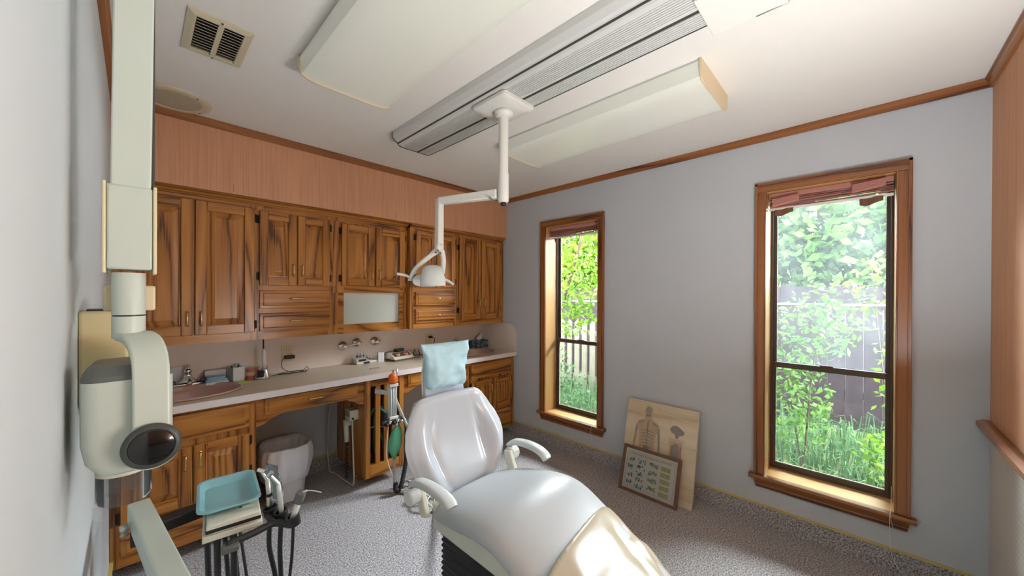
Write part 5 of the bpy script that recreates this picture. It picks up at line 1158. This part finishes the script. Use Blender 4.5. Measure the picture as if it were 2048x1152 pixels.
# ================================================================== SHADES AND CORDS
def shade(y0, y1, lab, torn):
    r = empty('pleated_shade', (XW + .06, (y0 + y1) / 2, 1.95)); tag(r, lab, 'window shade', 'pink pleated shades raised at the windows')
    g = G(); a, b = y0 + .006, y1 - .006
    g.box(XW + .040, XW + .075, a, b, 2.010, 2.040); g.build('head_rail', 'shade_pink', r, bevel=.003)
    for k in range(5):
        z = 2.008 - k * .0115
        g = G(); x0 = XW + .038 + .004 * (k % 2)
        g.grid(lambda u, v: (x0 + .034 * v + .004 * math.sin(u * 11 + k), a + (b - a) * u, z - .006 * abs(2 * v - 1) - .004 * math.sin(u * 5 + k * 1.3) - .0005), 20, 2); o = g.build('pleat', 'shade_pink', r, fix=False); sd = o.modifiers.new('s', 'SOLIDIFY'); sd.thickness = .002
    g = G(); g.box(XW + .040, XW + .072, a, b, 1.938, 1.950); g.build('bottom_rail', 'counter_edge', r, bevel=.003)
    if torn:
        for yc, dz, sgn in ((b - .075, -.004, 1), (a + .085, .014, -1)):
            for q in range(5):
                g = G(); g.grid(lambda u, v: (XW + .030 - .012 * v - .003 * q, yc + sgn * (.055 - .13 * u), 1.968 + dz + .007 * q + .010 * v + sgn * .018 * (u - .5) * (1 - q * .1)), 6, 2); o = g.build('bunched_pleat', 'shade_pink', r, fix=False); sd = o.modifiers.new('s', 'SOLIDIFY'); sd.thickness = .0025
            g = G(); g.grid(lambda u, v: (XW + .045 + .01 * math.sin(u * 6), yc + .045 - .09 * u, 1.940 - v * (.045 - .03 * abs(u - .3))), 8, 3); o = g.build('hanging_scrap', 'scrap_brown' if 'scrap_brown' in MATS else plain('scrap_brown', (.20, .10, .06), .8), r, fix=False); sd = o.modifiers.new('s', 'SOLIDIFY'); sd.thickness = .002
    else:
        g = G(); g.grid(lambda u, v: (XW + .05, b - .05 - .03 * u, 1.939 - v * .04 * (1 - abs(2 * u - 1))), 6, 3); o = g.build('hanging_scrap', 'scrap_brown', r, fix=False); sd = o.modifiers.new('s', 'SOLIDIFY'); sd.thickness = .002
shade(*WIN[0], 'raised pink pleated shade with crumpled ends at the nearer window', True); shade(*WIN[1], 'raised pink pleated shade at the narrow far window', False)
r = tag(empty('shade_cord', (XW - .03, -.10, .2)), 'thin white shade cord hanging from the nearer window', 'cord')
hose('cord_strand', [(XW + .03, -.108, .42), (XW - .01, -.105, .32), (XW - .05, -.100, .29), (XW - .048, -.102, .16), (XW - .06, -.125, .06), (XW - .16, -.22, .006), (XW - .26, -.27, .004)], .0012, 'tissue_white', r, 5)
hose('cord_strand', [(XW - .049, -.101, .30), (XW - .045, -.125, .18), (XW - .05, -.17, .06), (XW - .10, -.25, .006)], .0010, 'tube_cream', r, 5)
r = tag(empty('shade_cord', (XW - .03, 1.64, .2)), 'thin white shade cord hanging below the far window', 'cord')
hose('cord_strand', [(XW + .10, 1.63, .42), (XW + .02, 1.632, .306), (XW - .049, 1.634, .304), (XW - .052, 1.634, .22), (XW - .02, 1.630, .125)], .0010, 'tissue_white', r, 5)
# ================================================================== OUTDOORS
g = G(); g.box(XO + .02, 24, -14, 18, -.30, -.12); struct(g.build('ground_outside', 'soil'))
def leaves(g, c, rad, n, size, droop=.4, mi=0):
    for _ in range(n):
        while True:
            p = Vector((random.uniform(-1, 1), random.uniform(-1, 1), random.uniform(-1, 1)))
            if p.length < 1: break
        p = p * (p.length ** .15 if p.length > 0 else 1)
        q = Vector(c) + Vector((p.x * rad[0], p.y * rad[1], p.z * rad[2]))
        if q.x < XO + .10 or q.z < -.1: continue
        d = Vector((random.gauss(0, 1), random.gauss(0, 1), random.gauss(-droop, .6))).normalized(); s = d.orthogonal().normalized(); s.rotate(Matrix.Rotation(random.uniform(0, 6.28), 3, d)); L_ = size * random.uniform(.6, 1.3)
        nn = d.cross(s); g.add([q, q + d * L_ * .5 + s * L_ * .26 + nn * L_ * .05, q + d * L_, q + d * L_ * .5 - s * L_ * .26 + nn * L_ * .05], [(0, 1, 2, 3)], mi)
def plant(name, base, blobs, size, mat, lab, cat, stems=(), group=None, droop=.4):
    r = empty(name, base); tag(r, lab, cat, group)
    g = G()
    for c, rad, n in blobs: leaves(g, c, rad, n, size, droop)
    o = g.build('foliage', mat, r, fix=False); o['kind'] = 'stuff'
    for pts, rr_ in stems:
        g = G(); sp = spline(pts, 5); n = len(sp); g.tube(sp, [rr_ * (1 - .7 * i / n) for i in range(n)], 7); g.build('trunk' if rr_ > .012 else 'stem', 'bark', r, smooth=True)
    return r
# sapling outside the far window
plant('sapling_tree', (3.75, 2.75, -.12), [((3.75, 2.62, 1.55), (.45, .40, .40), 420), ((3.9, 2.85, 1.95), (.5, .45, .35), 260), ((3.6, 2.55, 1.15), (.35, .30, .25), 190), ((3.9, 2.7, 2.5), (.6, .6, .4), 220), ((3.6, 2.35, 1.35), (.3, .3, .25), 120)], .075, 'leaf_bright',
      'young bright green tree with a slanting trunk outside the far window', 'tree', [([(3.75, 2.98, -.12), (3.75, 2.92, .5), (3.74, 2.82, 1.0), (3.74, 2.66, 1.5), (3.76, 2.50, 2.0), (3.8, 2.42, 2.6)], .035), ([(3.74, 2.72, 1.3), (3.76, 2.55, 1.52), (3.8, 2.40, 1.62)], .012), ([(3.74, 2.9, .8), (3.65, 3.0, 1.1), (3.6, 3.05, 1.5)], .010)])
plant('leafy_shrub', (3.75, .34, -.12), [((3.75, .36, .55), (.32, .22, .40), 380), ((3.7, .30, 1.15), (.34, .24, .36), 330), ((3.8, .50, .9), (.25, .2, .4), 200), ((3.72, .12, 1.30), (.35, .16, .30), 150)], .058, 'leaf_mid',
      'leafy shrub growing close outside the nearer window', 'shrub', [([(3.75, .34, -.12), (3.74, .32, .4), (3.72, .28, .9), (3.70, .20, 1.4)], .010), ([(3.75, .34, -.1), (3.76, .42, .5), (3.8, .5, 1.0)], .009)])
plant('leafy_shrub', (3.7, -.14, -.12), [((3.75, -.10, .22), (.2, .15, .22), 150), ((3.7, -.05, 1.45), (.28, .22, .30), 110), ((3.72, -.13, .85), (.15, .10, .45), 60)], .062, 'leaf_bright',
      'pale yellow-green sprig at the right of the nearer window', 'shrub', [([(3.7, -.14, -.12), (3.7, -.13, .5), (3.7, -.08, 1.1), (3.69, -.04, 1.6)], .007)])
plant('hedge_tree', (7.6, 1.0, -.12), [((7.6, .8, 2.9), (1.2, 2.4, 1.3), 5200), ((7.5, .2, 2.0), (.8, 1.8, .8), 2600)], .19, 'leaf_mid', 'pale leafy tree rising behind the dark fence', 'tree', [([(7.6, 1.0, -.12), (7.6, 1.0, 1.2), (7.5, .8, 2.6)], .10)])
plant('hedge_tree', (7.2, 5.2, -.12), [((7.2, 5.3, 2.9), (1.3, 2.2, 1.4), 5000), ((6.6, 4.9, 1.7), (.6, 1.4, .8), 2200)], .17, 'leaf_bright', 'bright leafy tree behind the pale pickets', 'tree', [([(7.2, 5.2, -.12), (7.2, 5.2, 1.4), (7.1, 5.1, 2.8)], .10)])
plant('hedge_tree', (8.4, -3.6, -.12), [((8.4, -3.6, 2.6), (1.2, 2.0, 1.6), 3000)], .2, 'leaf_mid', 'wide leafy tree beyond the right end of the fence', 'tree', [([(8.4, -3.6, -.12), (8.4, -3.6, 2.4)], .10)])
plant('climbing_vine', (3.10, 2.85, -.12), [((3.35, 2.62, .62), (.22, .22, .42), 260), ((3.5, 2.5, .3), (.3, .3, .3), 200)], .06, 'leaf_deep', 'dark green undergrowth low outside the far window', 'shrub', [([(3.35, 2.65, -.12), (3.36, 2.64, .5), (3.4, 2.6, .9)], .008)])
random.seed(3)
g = G()
for _ in range(5200):
    x = random.uniform(XO + .2, 5.3); y = x * random.uniform(-.25, 1.15)
    h = random.uniform(.12, .42); a = random.uniform(0, 6.28); l = random.uniform(.05, .22); wv = .006
    p = Vector((x, y, -.12)); t = Vector((math.cos(a), math.sin(a), 0)); s = Vector((-t.y, t.x, 0)) * wv
    m_ = p + t * l * .35 + Vector((0, 0, h * .8)); e = p + t * l + Vector((0, 0, h * .75))
    g.add([p - s, p + s, m_ + s * .8, m_ - s * .8, e], [(0, 1, 2, 3), (3, 2, 4)])
tag(g.build('tall_grass', 'grass', fix=False, origin=(4, 1.5, -.12)), 'tall dark green grass below the windows outside', 'grass', kind='stuff')
# dark board fence
r = empty('board_fence', (5.6, .5, -.12)); tag(r, 'dark brown board fence across the back garden', 'fence')
bm_ = None
for k in range(58):
    y = -4.2 + k * .15
    if bm_ is None:
        g = G(); g.box(0, .022, 0, .1485, -.12, 1.50); o = g.build('board', 'fence_dark_shaded', r, local=True); bm_ = o.data
    else: o = bpy.data.objects.new('board', bm_); C.objects.link(o); o.parent = r
    o.location = Vector((5.6 + .006 * (k % 2), y, .025 * ((k * 7) % 3))) - Vector(r.location) * 1.0 ; o.location.z = .02 * ((k * 7) % 3) + .0
    o.location.z += .12
for z in (.25, 1.25):
    g = G(); g.box(5.625, 5.66, -4.2, 4.5, z, z + .08); g.build('rail', 'fence_dark_shaded', r)
g = G(); g.tube([(5.2, -4, 1.33), (5.2, 4.6, 1.30)], .008, 6)
tag(g.build('garden_wire', 'tissue_white', origin=(5.2, 0, 1.33)), 'thin pale wire stretched in front of the dark fence', 'wire')
r = empty('picket_fence', (4.7, 3.3, -.12)); tag(r, 'pale weathered picket fence seen through the far window', 'fence')
for k in range(14):
    y = 2.85 + k * .135
    g = G(); g.prism([(y, -.12), (y + .085, -.12), (y + .085, .98), (y + .0425, 1.02), (y, .98)], 0, 4.70, 4.72); g.build('picket', 'fence_pale', r)
for z in (.12, .80):
    g = G(); g.box(4.722, 4.75, 2.85, 4.75, z, z + .07); g.build('rail', 'fence_pale', r)
# neighbour's house
r = empty('neighbour_house', (10.5, 6.0, -.12)); tag(r, 'grey neighbouring house with a brown roof beyond the fence', 'house')
g = G(); g.box(10.5, 15, 3.0, 12.5, -.12, 2.2); g.build('wall', 'house_wall', r)
g = G(); g.prism([(10.0, 2.2), (15.5, 2.2), (12.7, 3.8)], 1, 2.6, 12.9); g.build('roof', 'roof_brown', r)
g = G(); g.box(10.47, 10.5, 6.0, 7.1, .8, 1.7); w_ = g.build('window', 'paint_white', r)
g = G(); g.box(10.455, 10.47, 6.08, 7.02, .88, 1.62); g.build('pane', 'lens_black', w_)
